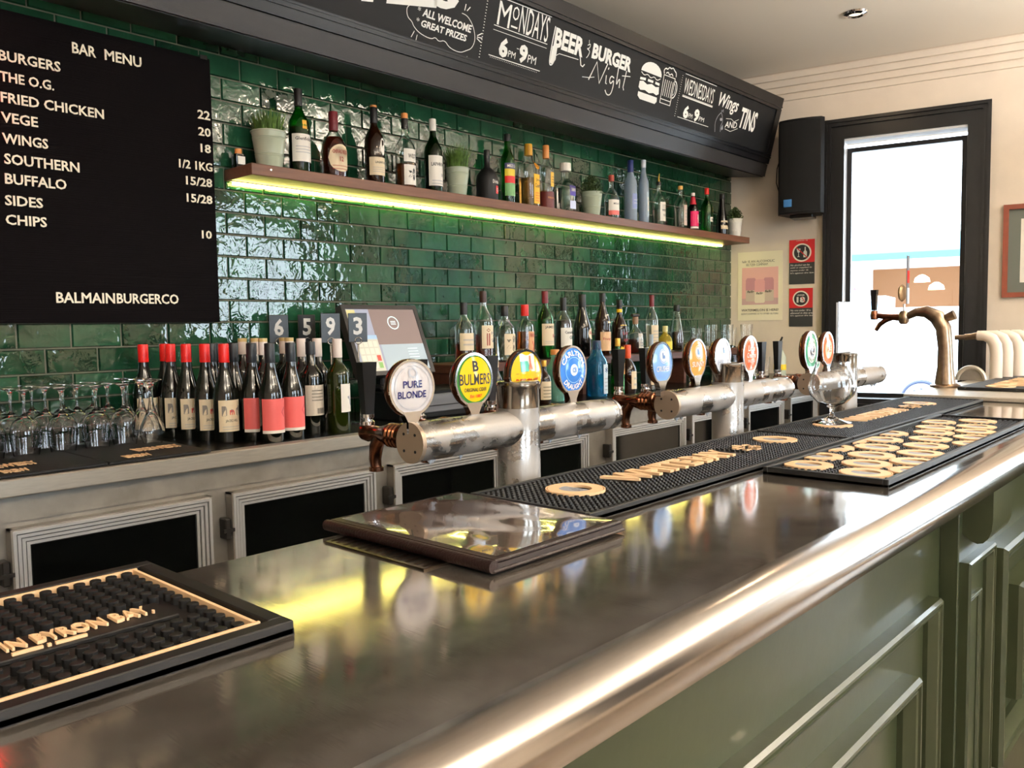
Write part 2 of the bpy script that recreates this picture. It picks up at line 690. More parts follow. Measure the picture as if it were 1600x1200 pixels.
wallbox(g, IT0 - .03, IT1 + .03, IZ0 - .03, IZ0 + .002, -.05, .12)
obj('sill', g, BLACKP, WIN)

g = G()
wallbox(g, .60, 1.56, .02, .80, -.035, -.001)
struct('trim_2', g, BLACKP, label='black panel under the tall window')

# ------------------------------------------------------------------ tiles
PW, PH, Z00 = .153, .07816, 1.834


def tile_geo(w, h, seed):
    rr = random.Random(seed)
    g = G()
    nx, nz = 4, 3
    t = .009
    b = .003
    idx = {}
    for i in range(nx):
        for j in range(nz):
            x = b + (w - 2 * b) * i / (nx - 1)
            zz = b + (h - 2 * b) * j / (nz - 1)
            idx[i, j] = len(g.v)
            e = 0 if 0 < i < nx - 1 and 0 < j < nz - 1 else .0009
            g.v.append((x, -t + e + rr.uniform(-.0005, .0005), zz))
    for i in range(nx - 1):
        for j in range(nz - 1):
            g.f.append((idx[i, j], idx[i + 1, j], idx[i + 1, j + 1], idx[i, j + 1]))
    ring = [(i, 0) for i in range(nx)] + [(nx - 1, j) for j in range(1, nz)] + [(i, nz - 1) for i in range(nx - 2, -1, -1)] + [(0, j) for j in range(nz - 2, 0, -1)]
    o = []
    for (i, j) in ring:
        x = w * i / (nx - 1)
        zz = h * j / (nz - 1)
        o.append(len(g.v))
        g.v.append((x, -.001, zz))
    for k in range(len(ring)):
        k2 = (k + 1) % len(ring)
        g.f.append((idx[ring[k]], o[k], o[k2], idx[ring[k2]]))
    return g


TW, TH = PW - .004, PH - .004
VAR = [tile_geo(TW, TH, s) for s in range(8)]
VMESH = []
for gg in VAR:
    VMESH.append(mesh(gg, TILE, 'tile', 30))
cells = []
for r in range(-7, 11):
    zb = Z00 - (r + 1) * PH + .002
    off = 0 if r % 2 == 0 else .5
    for k in range(-26, 25):
        x0 = (k + off) * PW + .002
        if x0 > 3.655 or x0 < -3.4:
            continue
        cells.append((x0, zb, r, k))


def seen(x, z):
    d = Vector((x, 0, z)) - Vector(CAM)
    c = [sum(Rr[i][j] * d[j] for j in range(3)) for i in range(3)]
    u, v = 800 + 1290 * c[0] / c[2], 600 - 1290 * c[1] / c[2]
    if not (-40 < u < 1640 and -60 < v < 1200):
        return False
    if -.80 < x < -.20 and 1.42 < z < 2.22:
        return False
    if z < 1.07:
        return False
    if x > .75 and z < 1.20:
        return False
    return True


vis = [c for c in cells if seen(c[0] + .075, c[1] + .037)]
vis.sort(key=lambda c: (c[0] - CAM[0]) ** 2)
near = set(vis[:296])
rest = G()
for c in cells:
    x0, zb, r, k = c
    vi = (k * 7 + r * 13) % 8
    tw = min(1., (3.668 - x0) / TW)
    if c in near and tw > .99:
        o = bpy.data.objects.new('tile', VMESH[vi])
        COL.objects.link(o)
        o.parent = wb
        o.location = (x0, 0, zb)
    else:
        gg = VAR[vi]
        rest.add([(x0 + a * tw, b, zb + c2) for a, b, c2 in gg.v], gg.f)
obj('tile_field', rest, TILE, wb, kind='stuff', fix=False, sharp=30)

# ------------------------------------------------------------------ bulkhead with chalk lettering
BX0, BX1 = -3.4, 3.65
bh = thing('chalkboard_bulkhead', 'long black canopy above the bar with hand lettered chalkboard face', 'signboard', (0, 0, 2.302))
BO = Vector((0, -.257, 2.302))
BU = Vector((0, -.123, .483)).normalized()
BN = Vector((0, -.483, -.123)).normalized()
LZ = Vector((0, 0, 2.302))
bfn = plane_fn(BO - LZ, (1, 0, 0), BU, BN)
g = G()
poly = [(0, .03), (0, .50), (-.36, .50)]
# body behind the face
g = G()
pp = [(-.001, .030), (-.245, -.002), (-.245 - .123 * .98, -.002 + .483 * .98), (-.001, .47)]
v = [(BX0, a, b) for a, b in pp] + [(BX1, a, b) for a, b in pp]
g.add(v, [(0, 1, 2, 3), (7, 6, 5, 4), (0, 4, 5, 1), (1, 5, 6, 2), (2, 6, 7, 3), (3, 7, 4, 0)])
obj('canopy_box', g, BLACKP, bh)


def bslab(g, s0, s1, d0, d1, x0=BX0, x1=BX1):
    v = [bfn(x0, s0, d0), bfn(x1, s0, d0), bfn(x1, s1, d0), bfn(x0, s1, d0), bfn(x0, s0, d1), bfn(x1, s0, d1), bfn(x1, s1, d1), bfn(x0, s1, d1)]
    g.add(v, [(0, 3, 2, 1), (4, 5, 6, 7), (0, 1, 5, 4), (1, 2, 6, 5), (2, 3, 7, 6), (3, 0, 4, 7)])


g = G()
bslab(g, 0, .078, -.012, .002)
obj('lower_fascia', g, mat('black painted fascia', (.17, .165, .17), .42, bump=.08, bscale=60, stretch=(1, 6, 6)), bh)
g = G()
bslab(g, .082, .118, -.012, .008)
bslab(g, .118, .126, -.012, .014)
bslab(g, .126, .134, -.012, .009)
bslab(g, .134, .142, -.012, .012)
obj('lower_moulding', g, BLACKP, bh)
g = G()
bslab(g, .143, .422, -.012, .0, BX0, 3.60)
obj('blackboard', g, CHALKB, bh)
g = G()
bslab(g, .420, .428, -.012, .012)
bslab(g, .428, .438, -.012, .008)
bslab(g, .438, .446, -.012, .014)
bslab(g, .446, .498, -.012, .010)
bslab(g, .143, .420, -.012, .010, 3.592, 3.65)
obj('upper_moulding', g, BLACKP, bh)
g = G()
g.box(-3.4, 3.66, -.018, -.001, .030, .085)
obj('wall_batten', g, BLACKP, bh)


def chalk(name, items, m=CHALK):
    g = G()
    for it in items:
        k = it[0]
        if k == 't':
            _, s, x0, x1, y0, y1 = it[:6]
            kw = it[6] if len(it) > 6 else {}
            sl = kw.pop('slope', 0) if kw else 0
            f = (lambda x, y, z, x0=x0, sl=sl: bfn(x, y + (x - x0) * sl, z))
            fit_text(g, s, x0, x1, y0, y1, f, **kw)
        elif k == 's':
            pts = it[1]
            if len(pts) >= 5:
                for _ in range(2):
                    q = [pts[0]]
                    for a, b in zip(pts, pts[1:]):
                        q += [(a[0] * .75 + b[0] * .25, a[1] * .75 + b[1] * .25), (a[0] * .25 + b[0] * .75, a[1] * .25 + b[1] * .75)]
                    pts = q + [pts[-1]]
            g.stroke(pts, it[2], .001, bfn, it[3] if len(it) > 3 else False)
        elif k == 'f':
            g.fill(it[1], it[2] if len(it) > 2 else .001, bfn)
    return obj(name, g, m, bh, fix=False, sharp=None)


B1 = dict(bold=.03)
chalk('lettering', [('t', 'RAFFLES', -.10, .775, .135, .245, dict(bold=.06, slope=.19))])
chalk('lettering', [('s', [(.55, .285), (.535, .26), (.52, .245), (.53, .215), (.555, .205), (.565, .19), (.60, .172), (.66, .165), (.68, .178), (.70, .165), (.73, .178), (.76, .155), (.82, .150), (.85, .165), (.88, .18), (.893, .215), (.88, .25), (.86, .275), (.83, .295), (.80, .297)], .0028)]
      + [('s', [(.50, .262), (.52, .255)], .003), ('s', [(.515, .285), (.53, .268)], .003), ('s', [(.56, .150), (.572, .175)], .003), ('s', [(.585, .142), (.588, .165)], .003),
         ('s', [(.815, .335), (.812, .31)], .004), ('s', [(.84, .33), (.825, .312)], .004), ('s', [(.90, .225), (.925, .215)], .004), ('s', [(.90, .235), (.925, .25)], .004), ('s', [(.90, .23), (.93, .232)], .004),
         ('s', [(.86, .145), (.875, .125)], .004), ('s', [(.85, .14), (.853, .12)], .004)])
chalk('lettering', [('t', 'ALL WELCOME', .60, .865, .236, .266, dict(bold=.03, shear=.15)), ('t', 'GREAT PRIZES', .60, .845, .198, .224, dict(bold=.03, shear=.15)), ('t', '*', .575, .59, .25, .266), ('t', '*', .575, .59, .212, .226)])
for q in range(22):
    pass
chalk('dotted_line', [('f', [(.931 - .002 + .004 * math.cos(a), .158 + .0115 * q + .0018 * math.sin(a)) for a in (0, 1.05, 2.1, 3.14, 4.2, 5.25)]) for q in range(23)])
chalk('lettering', [('t', 'M', 1.0, 1.075, .305, .398, {}), ('t', 'O', 1.085, 1.125, .345, .400, {}), ('t', 'NDAYS', 1.135, 1.325, .305, .412, {}),
                    ('s', [(1.085, .318), (1.125, .318)], .007), ('s', [(.985, .299), (1.33, .300)], .003), ('s', [(.985, .281), (1.33, .283)], .002), ('s', [(.99, .410), (1.33, .415)], .003)])
chalk('lettering', [('t', '6', 1.035, 1.09, .186, .265, dict(bold=.05)), ('t', 'PM', 1.095, 1.14, .196, .222), ('s', [(1.142, .24), (1.155, .24)], .003), ('t', '9', 1.16, 1.215, .188, .265, dict(bold=.05)), ('t', 'PM', 1.22, 1.275, .200, .232),
                    ('s', [(.98, .179), (1.31, .181)], .0035)] + [('s', [(.99 + .011 * q, .172), (.994 + .011 * q, .172)], .002) for q in range(28)])
chalk('lettering', [('t', 'BEER', 1.372, 1.585, .30, .383, dict(bold=.04)), ('s', [(1.365, .385), (1.36, .30), (1.362, .222), (1.385, .222), (1.40, .26)], .006), ('s', [(1.57, .30), (1.585, .265), (1.60, .262), (1.612, .275)], .006),
                    ('s', [(1.37, .25), (1.42, .28), (1.56, .285)], .003), ('f', [(1.366, .23), (1.385, .226), (1.402, .25), (1.40, .30), (1.38, .31), (1.366, .30)])])
chalk('lettering', [('t', 'BURGER', 1.652, 1.978, .312, .381, dict(bold=.045))])
chalk('lettering', [('s', [(1.61, .36), (1.63, .372), (1.628, .35), (1.605, .345), (1.635, .34), (1.625, .315), (1.615, .305)], .004), ('s', [(1.618, .37), (1.615, .385)], .003)])
chalk('lettering', [('s', [(1.66, .215), (1.70, .305), (1.745, .215), (1.785, .315)], .007), ('s', [(1.79, .262), (1.795, .225), (1.805, .225)], .006), ('s', [(1.797, .29), (1.80, .30)], .006),
                    ('s', [(1.855, .262), (1.83, .268), (1.82, .245), (1.835, .228), (1.855, .255), (1.86, .22), (1.85, .18), (1.82, .175), (1.80, .195)], .006),
                    ('s', [(1.875, .325), (1.88, .225), (1.895, .265), (1.905, .262), (1.91, .225)], .006), ('s', [(1.945, .315), (1.94, .235), (1.95, .222)], .006), ('s', [(1.915, .285), (1.985, .295)], .004),
                    ('s', [(1.61, .218), (1.66, .225), (1.70, .235)], .003)])
# burger and mug
C = lambda cx, cy, rx, ry, a0, a1, n=12: [(cx + rx * math.cos(math.radians(a0 + (a1 - a0) * i / n)), cy + ry * math.sin(math.radians(a0 + (a1 - a0) * i / n))) for i in range(n + 1)]
chalk('burger_drawing', [('f', C(2.16, .345, .095, .055, 0, 180)),
                         ('s', [(2.07, .338), (2.10, .325), (2.13, .338), (2.16, .322), (2.19, .338), (2.22, .322), (2.25, .338)], .004),
                         ('f', [(2.07, .312), (2.12, .316), (2.12, .304), (2.07, .300)]), ('f', [(2.14, .316), (2.19, .316), (2.19, .304), (2.14, .304)]), ('f', [(2.21, .316), (2.25, .314), (2.25, .302), (2.21, .304)]),
                         ('f', [(2.07, .292), (2.10, .298), (2.14, .288), (2.18, .298), (2.22, .290), (2.25, .296), (2.26, .262), (2.24, .252), (2.21, .258), (2.17, .250), (2.13, .258), (2.09, .252), (2.07, .262)]),
                         ('f', [(2.075, .242), (2.25, .242), (2.255, .222), (2.24, .208), (2.10, .208), (2.075, .222)])])
chalk('mug_drawing', [('s', [(2.275, .365), (2.285, .225), (2.385, .225), (2.385, .365)], .006, True), ('s', [(2.285, .245), (2.385, .245)], .004),
                      ('s', [(2.275, .37), (2.265, .385), (2.28, .40), (2.30, .395), (2.31, .41), (2.335, .405), (2.345, .415), (2.37, .40), (2.385, .395), (2.39, .375)], .006),
                      ('s', [(2.29, .375), (2.31, .385), (2.325, .37), (2.345, .385), (2.36, .372)], .005),
                      ('s', C(2.385, .31, .035, .045, 80, -80), .006), ('s', C(2.385, .31, .022, .03, 80, -80), .003)]
      + [('s', [(2.297 + .019 * q, .345), (2.297 + .019 * q, .262)], .005) for q in range(5)])
chalk('dotted_line', [('f', [(2.452 + .0035 * math.cos(a), .184 + .0118 * q + .0017 * math.sin(a)) for a in (0, 1.05, 2.1, 3.14, 4.2, 5.25)]) for q in range(19)])
chalk('lettering', [('t', 'WEDNESDAYS', 2.487, 2.812, .312, .392, {}), ('s', [(2.475, .411), (2.82, .412)], .003), ('s', [(2.487, .302), (2.82, .302)], .0025), ('s', [(2.487, .296), (2.82, .296)], .006),
                    ('t', '6', 2.53, 2.585, .188, .258, dict(bold=.05)), ('t', 'PM', 2.59, 2.63, .198, .222), ('t', '9', 2.645, 2.70, .188, .258, dict(bold=.05)), ('t', 'PM', 2.705, 2.76, .20, .224), ('s', [(2.48, .184), (2.82, .185)], .003)])
chalk('lettering', [('t', 'Wings', 2.878, 3.115, .292, .392, dict(bold=.015, shear=.3)), ('t', 'AND', 3.005, 3.145, .212, .248, dict(bold=.01, slope=.12)),
                    ('t', 'TINS', 3.165, 3.375, .238, .360, dict(bold=.03, shear=.2)), ('s', [(3.00, .262), (3.06, .270), (3.10, .260), (3.15, .282)], .003), ('s', [(3.01, .205), (3.08, .200), (3.16, .230)], .003)])
chalk('chicken_drawing', [('s', [(2.93, .285), (2.90, .26), (2.885, .22), (2.90, .185), (2.905, .17)], .004), ('s', [(2.93, .285), (2.95, .27), (2.97, .235), (2.955, .215), (2.965, .18)], .004),
                          ('f', C(2.945, .248, .014, .009, 0, 330, 8)), ('f', [(2.975, .225), (2.99, .20), (2.975, .19), (2.965, .20)]), ('s', [(2.93, .30), (2.935, .29), (2.95, .305), (2.952, .29)], .005)], CHALK2)

# ------------------------------------------------------------------ menu board
mb = thing('menu_board', 'large black letterboard bar menu with white capital letters on the tiled wall', 'menu board', (-.72, -.02, 1.365))
g = G().cbox(-.10, .592, -.012, .010, 0, .905, .002)
obj('board', g, mat('black felt', (.035, .02, .024), .9, spec=.15, bump=.5, bscale=14, stretch=(0, 0, 22)), mb)
g = G()
g.box(.555, .580, -.016, .0, .898, .912)
obj('hanging_clip', g, CHROME, mb)
MO = plane_fn((.72, -.0125, -1.365), (1, 0, 0), (0, 0, 1), (0, -1, 0))
MTXT = [('BAR', -.578, -.508, 2.188, 2.221), ('MENU', -.482, -.367, 2.188, 2.221), ('BURGERS', -.780, -.614, 2.122, 2.152), ('THE O.G.', -.780, -.635, 2.063, 2.092),
        ('FRIED CHICKEN', -.780, -.493, 2.003, 2.033), ('VEGE', -.782, -.685, 1.946, 1.976), ('WINGS', -.782, -.66, 1.886, 1.916), ('SOUTHERN', -.780, -.574, 1.827, 1.858),
        ('BUFFALO', -.781, -.614, 1.770, 1.801), ('SIDES', -.784, -.683, 1.708, 1.738), ('CHIPS', -.785, -.675, 1.652, 1.682), ('22', -.182, -.137, 2.060, 2.090),
        ('20', -.182, -.137, 2.003, 2.032), ('18', -.176, -.139, 1.947, 1.976), ('1/2 1KG', -.255, -.136, 1.885, 1.914), ('15/28', -.233, -.139, 1.831, 1.860),
        ('15/28', -.233, -.141, 1.773, 1.802), ('10', -.184, -.148, 1.653, 1.681), ('BALMAIN', -.66, -.486, 1.426, 1.459), ('BURGERCO', -.480, -.277, 1.426, 1.459)]
LET = mat('white plastic letters', (.95, .90, .80), .5)
for (s, x0, x1, z0, z1) in MTXT:
    g = fit_text(G(), s, x0, x1, z0, z1, MO, depth=.0025, bold=.018, res=2, base=0)
    for q in islands(g):
        obj('letter', q, LET, mb, fix=False, sharp=None)

# a red neon tube light on the wall, just out of the picture beyond the board
nl = thing('red_wall_light', 'red glowing tube light on the tiled wall beyond the menu board', 'lamp', (-1.07, -.02, 1.86))
obj('back_plate', G().cbox(-.12, .20, -.012, .010, 0, .34), BLACKPL, nl)
obj('tube', G().tube([(-.06, -.04, .05), (-.06, -.04, .29), (.14, -.04, .29), (.14, -.04, .05), (-.05, -.04, .05)], .012, 10), mat('red neon', (1, .05, .03), .3, emit=14, ecol=(1, .10, .06)), nl)

# ------------------------------------------------------------------ wall shelf with LED strip
SHZ = 1.905
sh = thing('wall_shelf', 'long walnut floating shelf with bottles and a glowing strip underneath', 'shelf', (-.075, 0, 1.864))
g = G()
v = []
pf = [(0, 0), (.02, -.188), (3.68, -.188), (3.68, 0)]
g = G().cbox(0, 3.655, -.188, -.003, 0, .040, .002)
obj('shelf_board', g, WOOD, sh)
obj('screw', G().lathe([(0, 0), (.004, 0), (.004, .002), (0, .003)], 10, M=Matrix.Rotation(PI / 2, 3, 'X'), c=(.075, -.188, .024)), CHROME, sh)
g = G().box(.01, 3.60, -.034, -.016, -.0028, -.0)
obj('strip_channel', g, paint((.9, .9, .85)), sh)
LEDM = mat('warm green-white led', (1, .95, .55), .4, emit=18, ecol=(1.0, .96, .52))
g = G()
for i in range(118):
    g.box(.02 + i * .0302, .02 + i * .0302 + .024, -.031, -.019, -.0125, -.0030)
obj('led_strip', g, LEDM, sh, kind='stuff')

# ------------------------------------------------------------------ bottles
WH = [(0, 0), (.93, 0), (1, .02), (1, .56), (.93, .62), (.6, .70), (.38, .76), (.34, .80), (.34, .97)]
BORD = [(0, 0), (.95, 0), (1, .02), (1, .60), (.95, .65), (.62, .71), (.41, .75), (.38, .97)]
BURG = [(0, 0), (.95, 0), (1, .02), (1, .44), (.94, .51), (.72, .61), (.50, .71), (.39, .80), (.37, .97)]
ROUND = [(0, 0), (.90, 0), (1, .05), (1, .42), (.95, .51), (.72, .61), (.36, .70), (.33, .75), (.33, .97)]
SQUAT = [(0, 0), (.90, 0), (1, .06), (1, .42), (.92, .52), (.6, .61), (.28, .67), (.25, .8), (.25, .97)]
TALL = [(0, 0), (.95, 0), (1, .02), (1, .62), (.92, .67), (.60, .75), (.44, .82), (.42, .97)]
CONE = [(0, 0), (.95, 0), (1, .03), (.98, .30), (.78, .52), (.48, .78), (.40, .97)]
LONG = [(0, 0), (.95, 0), (1, .02), (1, .48), (.94, .54), (.60, .62), (.42, .70), (.36, .97)]
BELL = [(0, 0), (.95, 0), (1, .03), (1, .40), (.90, .44), (1, .50), (.90, .60), (.55, .72), (.34, .82), (.32, .97)]
MC = {}


def cached(key, fn):
    if key not in MC:
        MC[key] = fn()
    return MC[key]


def finalize(g, m, name='m', sharp=35):
    me = mesh(g, m, name, sharp)
    bm = bmesh.new()
    bm.from_mesh(me)
    bmesh.ops.recalc_face_normals(bm, faces=bm.faces)
    bm.to_mesh(me)
    bm.free()
    return me


def rad_at(shape, zf):
    for (a, b) in zip(shape, shape[1:]):
        if a[1] <= zf <= b[1] and b[1] > a[1]:
            return a[0] + (b[0] - a[0]) * (zf - a[1]) / (b[1] - a[1])
    return shape[-1][0]


def bottle(name, label, X, Y, Z, h, r, shape, glass, cap, capz, group, labels=(), liquid=None, level=.5, sq=None, rot=0., topper=None, capr=1.12, cat='bottle'):
    t = thing(name, label, cat, (X, Y, Z), rot, group)
    key = (name, round(h, 3), round(r, 4), str(shape), glass.name, sq)
    hollow = glass.node_tree.nodes['Principled BSDF'].inputs['Transmission Weight'].default_value > .2

    def body():
        prof = [(a * r, b * h) for a, b in shape]
        if hollow:
            wt = .0028
            inner = [(max(a * r - wt, .001) if a > 0 else 0, b * h + (.005 if i < 2 else 0)) for i, (a, b) in enumerate(shape)]
            prof = prof + inner[::-1]
        else:
            prof = prof + [(0, prof[-1][1])]
        return finalize(G().lathe(prof, 24, sq=sq), glass, 'glass_body', 50)
    obj('glass_body', cached(key + ('b',), body), parent=t)
    if liquid and hollow:
        def liq():
            zs = [.03] + [b for a, b in shape if .05 < b < level] + [level]
            prof = [(0, .03 * h)] + [(max(rad_at(shape, z) * r - .0034, .002), z * h) for z in zs] + [(0, level * h)]
            return finalize(G().lathe(prof, 24, sq=sq), liquid, 'spirit', 50)
        obj('spirit', cached(key + ('l', level, liquid.name), liq), parent=t)

    def capf():
        rr = rad_at(shape, .9) * r * capr
        return finalize(G().lathe([(0, capz * h), (rr * .98, capz * h), (rr, capz * h + .002), (rr, h - .003), (rr * .93, h), (0, h)], 18), cap, 'cap', 40)
    obj('cap', cached(key + ('c', capz, cap.name, capr), capf), parent=t)
    if topper:
        topper(t)
    for L in labels:
        z0, z1, half, lm = L[:4]
        txt = L[4] if len(L) > 4 else ()
        cphi = L[5] if len(L) > 5 else 0.
        oval = L[6] if len(L) > 6 else False

        def rr_at(a):
            if sq:
                return 1 / (abs(math.cos(a)) ** sq + abs(math.sin(a)) ** sq) ** (1 / sq)
            return 1.

        def cyl(x, y, z, z0=z0, z1=z1, cphi=cphi):
            # x metres round the bottle from the label centre, y height
            a = -PI / 2 + math.radians(cphi) + x / r
            R_ = (rad_at(shape, min(max(y / h, .02), .9)) * r * rr_at(a) + .0007 + z)
            return (R_ * math.cos(a), R_ * math.sin(a), y)

        def lab():
            g = G()
            n = 14
            for j in range(2):
                for i in range(n + 1):
                    x = math.radians(-half + 2 * half * i / n) * r
                    yy = (z0, z1)[j] * h
                    if oval:
                        q = math.sqrt(max(0, 1 - ((i / n) * 2 - 1) ** 2))
                        mid = (z0 + z1) / 2 * h
                        yy = mid + (yy - mid) * max(q, .02)
                    g.v.append(cyl(x, yy, 0))
            g.f += [(i, i + 1, n + 2 + i, n + 1 + i) for i in range(n)]
            return mesh(g, lm, 'label', 60)
        lo = obj('label', cached(key + ('L', z0, z1, half, lm.name, cphi, oval), lab), parent=t)
        for (s, a0, a1, zz0, zz1, tm) in txt:
            def tx():
                g = fit_text(G(), s, a0 * math.radians(half) * r, a1 * math.radians(half) * r, zz0 * h, zz1 * h, cyl, bold=.015, base=.0006, res=1)
                return mesh(g, tm, 'lettering', None)
            obj('lettering', cached(key + ('T', s, a0, a1, zz0, zz1, tm.name), tx), parent=lo)
    return t


def block(s, half, z0, z1, m, a0=-.8, a1=.8):
    return (s, a0, a1, z0, z1, m)


INK = paint((.10, .09, .09))
INKR = paint((.65, .12, .12))
GOLD = paint((.80, .62, .25), .35, .6)
PAPER = paint((.92, .89, .84))
PAPERC = paint((.88, .80, .66))
RED = paint((.85, .13, .10))
DRED = paint((.42, .08, .12))
BLK = paint((.07, .065, .07))
CORK = paint((.85, .55, .28))
SGRP = 'bottles on the wall shelf'
SY = -.095
small = ['lorem']


def lines(z0, z1, n, m=CHALK2, a=.7):
    return [('mmmmmmmmmmmmmm', -a, a, z0 + (z1 - z0) * i / n, z0 + (z1 - z0) * (i + .35) / n, m) for i in range(n)]


SB = SHZ
# jar, pots and bottles in the order they stand
jar = thing('small_jar', 'tiny dark jar with a white sticker and cork lid at the shelf end', 'jar', (-.047, -.055, SB))
obj('jar_body', G().lathe([(0, 0), (.019, 0), (.02, .002), (.02, .048), (.012, .052), (0, .052)], 16, sq=6), BLACKG, jar)
obj('lid', G().lathe([(0, .052), (.012, .052), (.012, .068), (0, .068)], 14), CORK, jar)
obj('sticker', G().box(-.014, .014, -.0208, -.0202, .012, .040), PAPER, jar)


def pot(label, X, Y, Z, r, h, m, kind, fh, seed):
    t = thing('potted_grass' if kind == 'grass' else 'potted_plant', label, 'plant', (X, Y, Z), 0, 'potted plants on the wall shelf')
    pr = [(0, 0), (r * .66, 0), (r * .68, .003)]
    for q in (.35, .4, .78, .83):
        rr = r * (.68 + .27 * q)
        pr += [(rr, h * q - .002), (rr + .0012, h * q), (rr, h * q + .002)]
    pr += [(r * .95, h * .97), (r, h * .97), (r, h), (r * .93, h), (r * .9, h * .9), (0, h * .9)]
    obj('pot', G().lathe(pr, 26), m, t)
    rr = random.Random(seed)
    g = G()
    if kind == 'grass':
        for i in range(620):
            a = rr.uniform(0, 2 * PI)
            q = r * .8 * math.sqrt(rr.random())
            x, y = q * math.cos(a), q * math.sin(a)
            L = fh * rr.uniform(.45, 1.)
            lean = rr.uniform(.1, .55) * (q / r + .25)
            da = a + rr.uniform(-.6, .6)
            w = .0016
            pts = []
            for s in (0, .5, 1):
                px = x + math.cos(da) * L * lean * s * s
                py = y + math.sin(da) * L * lean * s * s
                pts.append((px, py, h * .88 + L * s * (1 - .15 * s * lean)))
            nx, ny = -math.sin(da) * w, math.cos(da) * w
            k = len(g.v)
            g.v += [(pts[0][0] - nx, pts[0][1] - ny, pts[0][2]), (pts[0][0] + nx, pts[0][1] + ny, pts[0][2]), (pts[1][0] - nx, pts[1][1] - ny, pts[1][2]), (pts[1][0] + nx, pts[1][1] + ny, pts[1][2]), pts[2]]
            g.f += [(k, k + 1, k + 3, k + 2), (k + 2, k + 3, k + 4)]
    else:
        for i in range(1500):
            a = rr.uniform(0, 2 * PI)
            ph = rr.uniform(0, PI / 2)
            q = rr.uniform(.25, 1.)
            x, y, z = r * 1.12 * q * math.cos(a) * math.cos(ph), r * 1.12 * q * math.sin(a) * math.cos(ph), h * .92 + fh * q * math.sin(ph)
            s = rr.uniform(.008, .014)
            d = Vector((rr.uniform(-1, 1), rr.uniform(-1, 1), rr.uniform(-.2, 1))).normalized()
            e = d.cross(Vector((rr.uniform(-1, 1), rr.uniform(-1, 1), rr.uniform(-1, 1)))).normalized() * s * .28
            k = len(g.v)
            c = Vector((x, y, z))
            g.v += [tuple(c), tuple(c + d * s * .5 + e), tuple(c + d * s), tuple(c + d * s * .5 - e)]
            g.f.append((k, k + 1, k + 2, k + 3))
    o = obj('foliage', g, GRASS if kind == 'grass' else BUSH, t, fix=False, kind='stuff')
    return t


pot('big pale green ribbed pot with long grass beside the green whisky bottle', .052, SY, SB, .064, .135, CERAM, 'grass', .10, 1)
pot('pale green ribbed pot with feathery grass in the middle of the shelf', .985, SY, SB, .055, .128, CERAM, 'grass', .125, 2)
pot('grey green ribbed pot with a bushy plant beside the purple label bottle', 1.965, SY, SB, .060, .130, CERAM, 'bush', .095, 3)
pot('small white pot with a bushy plant at the far end of the shelf', 3.545, -.10, SB, .050, .125, WHITEPOT, 'bush', .085, 4)

bottle('whisky_bottle', 'tall green whisky bottle with white label and black capsule next to the big grass pot', 0.179, SY, SB, .312, .039, WH, GREENG, BLK, .80, SGRP,
       [(.14, .46, 75, PAPER, [('Glenfiddich', -.75, .85, .385, .425, INK)] + lines(.24, .34, 3)), (.52, .62, 14, GOLD)], DARKSP, .55)
bottle('whisky_bottle', 'squat round whisky bottle with red brown spirit and ornate cream and red label', 0.332, SY, SB, .256, .048, ROUND, GLASS, DRED, .72, SGRP,
       [(.10, .50, 62, PAPERC, [('CHIVAS REGAL', -.7, .7, .36, .42, INKR), ('12', -.15, .15, .25, .32, INKR)] + lines(.13, .22, 2, INKR), 0, True)], REDSP, .62)
bottle('whisky_bottle', 'dark brown bottle with cream label, white neck oval and orange-topped black capsule', 0.527, SY, SB, .308, .039, WH, BROWNG, BLK, .80, SGRP,
       [(.12, .35, 70, PAPERC, [('LAGAVULIN', -.5, .6, .27, .30, INK)] + lines(.16, .24, 3)), (.38, .60, 22, PAPER, (), 20, True)], DARKSP, .6,
       topper=lambda t: obj('cap_top', G().lathe([(0, .308), (.0135, .308), (.0135, .316), (0, .317)], 16), CORK, t))
bottle('whisky_bottle', 'clear bottle one third full of amber spirit with a torn white label', 0.687, SY, SB, .292, .042, WH, GLASS, BLK, .86, SGRP,
       [(.06, .34, 60, PAPER, [('*', -.6, .6, .12, .30, INK)], 12), (.38, .56, 60, PAPER, [('WEST W', -.6, .8, .43, .49, INK)], 12)], AMBER, .36, capr=1.0,
       topper=lambda t: obj('cork', G().lathe([(0, .292), (.0145, .292), (.0145, .312), (.012, .314), (0, .314)], 14), CORK, t))
bottle('whisky_bottle', 'green whisky bottle with tall white label and white capsule', 0.843, SY, SB, .317, .039, WH, DKGREEN, PAPER, .84, SGRP,
       [(.10, .50, 72, PAPER, [('LAPHROAIG', -.75, .85, .36, .41, INK), ('10', .2, .6, .22, .27, INK)] + lines(.12, .2, 2)), ], DARKSP, .5)
bottle('rum_bottle', 'squat matt black rum bottle with a small red square on its label', 1.173, SY, SB, .235, .050, SQUAT, mat('matt black bottle', (.07, .065, .065), .55), BLK, .85, SGRP,
       [(.15, .30, 16, RED, [('12', -.6, .6, .19, .26, PAPER)], 22), (.33, .42, 45, mat('matt black bottle'), [('Dictador', -.6, .9, .34, .41, PAPER)], 12)])
bottle('mezcal_bottle', 'slim bright green bottle with yellow red and green picture label', 1.312, SY, SB, .328, .034, TALL, GREENG, BLK, .90, SGRP,
       [(.12, .30, 70, paint((.45, .65, .40))), (.30, .40, 70, RED), (.40, .50, 70, paint((.90, .78, .20))), (.50, .58, 70, paint((.25, .25, .40)), [('MEZCAL', -.7, .7, .52, .56, PAPER)])], CLEARSP, .5)
